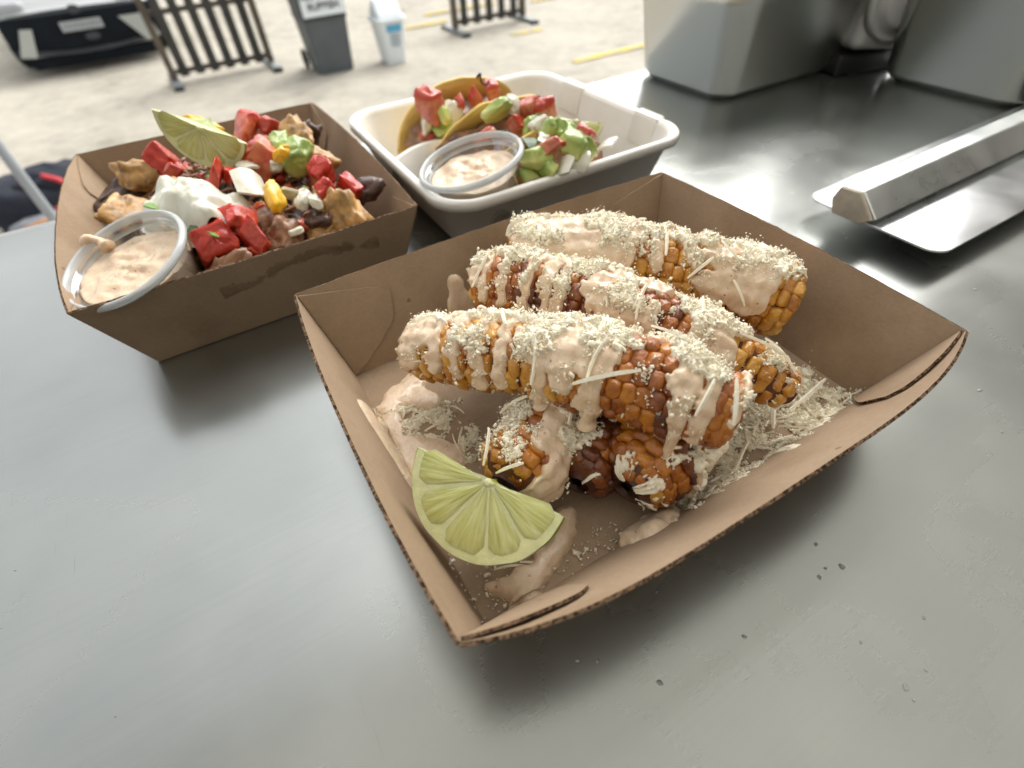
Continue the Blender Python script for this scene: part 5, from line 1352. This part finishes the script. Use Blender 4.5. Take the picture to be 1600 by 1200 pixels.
# curved divider behind the cup
tt = np.linspace(0, 1, 26)
path = np.stack([0.0985 + 0.075 * tt, 0.3260 + 0.030 * np.sin(tt * np.pi * 0.62) - 0.016 * tt ** 2, 0 * tt], -1)
T = np.gradient(path, axis=0); T /= np.linalg.norm(T, axis=1)[:, None]; Nn = np.stack([-T[:, 1], T[:, 0], 0 * tt], -1)
pr_ = [(-0.007, 0.003), (-0.0035, 0.020), (-0.0015, 0.0335), (0.0, 0.0350), (0.0015, 0.0335), (0.0035, 0.020), (0.007, 0.003)]
V = np.array([[p + n_ * w_ + np.array([0, 0, h_ * (1 - 0.35 * t_ ** 2)]) for (w_, h_) in pr_] for p, n_, t_ in zip(path, Nn, tt)]).reshape(-1, 3) - np.array([ccx, ccy, 0])
mesh_obj('divider', V, grid_faces(26, len(pr_)), MAT['bagasse'], cl)
for (y0, y1) in ((0.345, 0.372), (0.262, 0.284)):
    q = []
    for (dx, z) in ((-0.0102, 0.024), (-0.0050, hz + 0.0006), (0.0006, hz + 0.0014), (0.0012, hz - 0.003)):
        q.append([(cx1 - ccx + dx, y0 - ccy, z), (cx1 - ccx + dx, y1 - ccy, z)])
    V = np.array(q).reshape(-1, 3); V2 = V + np.array([-0.0008, 0, -0.0012])
    F = [tuple(f) for f in grid_faces(4, 2)] + [tuple(f[::-1] + 8) for f in grid_faces(4, 2)] + [(0, 1, 9, 8), (6, 7, 15, 14), (0, 2, 10, 8), (2, 4, 12, 10), (4, 6, 14, 12), (1, 3, 11, 9), (3, 5, 13, 11), (5, 7, 15, 13)]
    mesh_obj('latch_tab', np.concatenate([V, V2]), F, MAT['bagasse'], cl, smooth=False)

def taco(label, X, Y, z, R_, lean_b, lean_f, rz, seed):
    root = empty('taco', (X, Y, z), Matrix.Rotation(rz, 3, 'Z')); tag(root, label, 'taco', 'tacos in the white food box')
    na, nf = 40, 17
    a = np.linspace(0.0, np.pi, na)
    rows = []
    # cross profile: back sheet, fold, front sheet as an opened V with rounded bottom
    s_ = np.linspace(-1, 1, nf)
    pts = []
    for sv in s_:
        w = abs(sv) * R_
        if sv < 0: ang = lean_b
        else: ang = lean_f
        r0 = 0.006
        pts.append((w, ang))
    Vv = []
    for ai, al in enumerate(a):
        ext = math.sin(al) ** 0.75; xx = -R_ * math.cos(al)
        for (w, ang), sv in zip(pts, s_):
            ww = w * ext
            y = math.sin(ang) * ww; zz = math.cos(ang) * ww
            bend = 0.005 * math.exp(-(ww / 0.008) ** 2)
            yy = y + (0.004 if sv < 0 else -0.004) * (1 - math.exp(-ww / 0.006))
            Vv.append((xx, yy, zz - 0.0 + 0.0))
    V = np.array(Vv); V += 0.0012 * noise3(V, 60, seed, 2)[:, None]
    o = mesh_obj('tortilla', V, grid_faces(na, nf), MAT['tortilla'], root)
    sm_ = o.modifiers.new('so', 'SOLIDIFY'); sm_.thickness = 0.0018; sm_.offset = 0
    # filling bed
    Vb, F = superquad(R_ * 0.86, 0.012, 0.016, 0.9, 0.9, 14, 30, 0.35, 5.0, seed)
    am = (lean_b + lean_f) / 2
    Vb = Vb + np.array([0, math.sin(am) * R_ * 0.45, math.cos(am) * R_ * 0.45])
    mesh_obj('filling', Vb, F, MAT['meat'], root)
taco('taco at the back of the white box with a black curl on top', 0.1740, 0.3850, 0.009, 0.052, -0.32, -1.15, 0.0, 1)
taco('middle taco in the white box', 0.1820, 0.3420, 0.010, 0.050, -0.45, -1.20, 0.0, 2)
taco('front taco in the white box beside the sauce cup', 0.1880, 0.2930, 0.007, 0.044, -0.40, -1.08, 0.0, 3)

G3 = 'diced tomato on the tacos'
def ray_shift(x, y, z, k): return (x * k, y * k, CAMH + (z - CAMH) * k)
for k, (x, y, z, s_, asp, lab) in enumerate([
    (0.1338, 0.3358, 0.058, 0.018, (0.9, 0.7, 1.15), 'tall red tomato wedge at the left end of the back taco'),
    (0.1291, 0.3416, 0.038, 0.013, (1.0, 0.9, 0.8), 'orange tomato cube low on the back taco'),
    (0.1544, 0.3354, 0.055, 0.014, (1, 0.9, 0.9), 'orange tomato piece in the middle of the back taco'),
    (0.1646, 0.3326, 0.056, 0.012, (1, 0.9, 0.8), 'red tomato piece behind the middle taco shell'),
    (0.1775, 0.3323, 0.060, 0.016, (1.5, 0.7, 0.7), 'pink tomato strip below the black curl'),
    (0.1838, 0.2959, 0.056, 0.017, (1.1, 0.9, 0.9), 'orange-pink tomato chunk topping the middle taco'),
    (0.1901, 0.2847, 0.054, 0.017, (1.0, 1.0, 0.9), 'deep red tomato chunk at the right of the middle taco'),
    (0.1731, 0.2928, 0.049, 0.014, (0.9, 0.9, 1.0), 'pale tomato chunk low on the middle taco'),
    (0.1676, 0.2457, 0.050, 0.013, (1.0, 0.9, 0.9), 'pink tomato cube on the front taco by the dark herb'),
    (0.1947, 0.2516, 0.048, 0.013, (1.1, 0.9, 0.8), 'orange tomato piece at the right of the front taco'),
    (0.1516, 0.2967, 0.046, 0.014, (1.3, 0.8, 0.7), 'red tomato strip seen just behind the sauce cup rim')]):
    chunk('tomato_chunk', lab, 'tomato', G3, ray_shift(x, y, z, 1.07 if k < 5 else (1.03 if k < 8 else 1.0)), s_ * 0.9, 'tomato_pale', 500 + k, 0.36, asp, 0.14)
G3 = 'diced onion on the tacos'
for k, (x, y, z, s_, lab) in enumerate([
    (0.1314, 0.3398, 0.048, 0.013, 'white onion cube above the low orange tomato'),
    (0.1461, 0.3348, 0.050, 0.012, 'white onion piece left of the middle taco shell'),
    (0.1761, 0.3012, 0.057, 0.012, 'white onion cube beside the green avocado ball'),
    (0.1794, 0.2765, 0.052, 0.011, 'onion piece below the deep red tomato chunk'),
    (0.1794, 0.2350, 0.045, 0.014, 'white onion square at the front edge of the front taco'),
    (0.1675, 0.2345, 0.045, 0.013, 'onion petal left of the white onion square'),
    (0.1565, 0.2533, 0.038, 0.010, 'onion scrap low beside the sauce cup'),
    (0.1679, 0.2541, 0.053, 0.008, 'tiny onion piece above the dark herb'),
    (0.2084, 0.252, 0.040, 0.020, 'long white onion strip at the right end of the front taco')]):
    if k in (4, 5, 8): curl('onion_piece', lab, 'onion', G3, (x, y, z), s_, 'onion', 530 + k)
    else: chunk('onion_piece', lab, 'onion', G3, ray_shift(x, y, z, 1.07 if k < 2 else (1.03 if k < 4 else 1.0)), s_, 'onion', 530 + k, 0.45, (1.1, 0.85, 0.8))
G3 = 'avocado on the tacos'
for k, (x, y, z, s_, lab) in enumerate([
    (0.1399, 0.3321, 0.052, 0.013, 'avocado piece right of the tall tomato wedge'),
    (0.1387, 0.3339, 0.044, 0.012, 'dark avocado piece low on the back taco'),
    (0.1667, 0.3038, 0.056, 0.018, 'bright green avocado ball on the middle taco'),
    (0.1784, 0.2831, 0.049, 0.011, 'avocado scrap among the middle taco tomatoes'),
    (0.1828, 0.2562, 0.053, 0.013, 'yellow-green avocado cube topping the front taco'),
    (0.1771, 0.2596, 0.053, 0.012, 'darker avocado cube left of the yellow-green one'),
    (0.1814, 0.2443, 0.050, 0.015, 'soft avocado lump in the middle of the front taco'),
    (0.16, 0.2475, 0.044, 0.014, 'avocado chunk under the dark herb leaf'),
    (0.1554, 0.2473, 0.036, 0.013, 'low avocado chunk touching the sauce cup'),
    (0.1615, 0.2412, 0.041, 0.011, 'avocado cube near the front rim of the white box'),
    (0.1896, 0.2425, 0.045, 0.014, 'avocado slice above the front taco shell edge')]):
    chunk('avocado_chunk', lab, 'avocado', G3, ray_shift(x, y, z, 1.07 if k < 2 else (1.03 if k < 4 else 1.0)), s_, 'avocado', 560 + k, 0.5, (1.1, 0.9, 0.85))
curl('herb_leaf', 'dark green coriander leaf on the front taco beside the cup', 'herb', None, (0.1600, 0.2520, 0.053), 0.014, 'herb', 590, 0.9, 0.45, 0.0007)
curl('herb_leaf', 'thin herb blade lying across the deep red tomato', 'herb', None, (0.1880, 0.2900, 0.0640), 0.008, 'herb', 591, 0.4, 0.12, 0.0005)
tt = np.linspace(0, 1, 22)
path = np.stack([0.1790 + 0.0055 * tt + 0.0012 * np.sin(tt * 9), 0.3560 - 0.006 * tt, 0.0610 + 0.0028 * np.sin(tt * 6.5) - 0.002 * tt], -1)
V, F = tube_vf(path, 0.0009 * (1 - 0.4 * tt), 6)
tag(mesh_obj('charred_curl', V, F, MAT['stem']), 'thin black charred curl on top of the back taco', 'garnish')
lime_wedge('pale lime wedge behind the front taco', (0.1960, 0.2880, 0.0500), (0.2190, 0.2640, 0.0470), (0.2010, 0.2660, 0.0360), 1.0, 0.6, 4, seed=14)
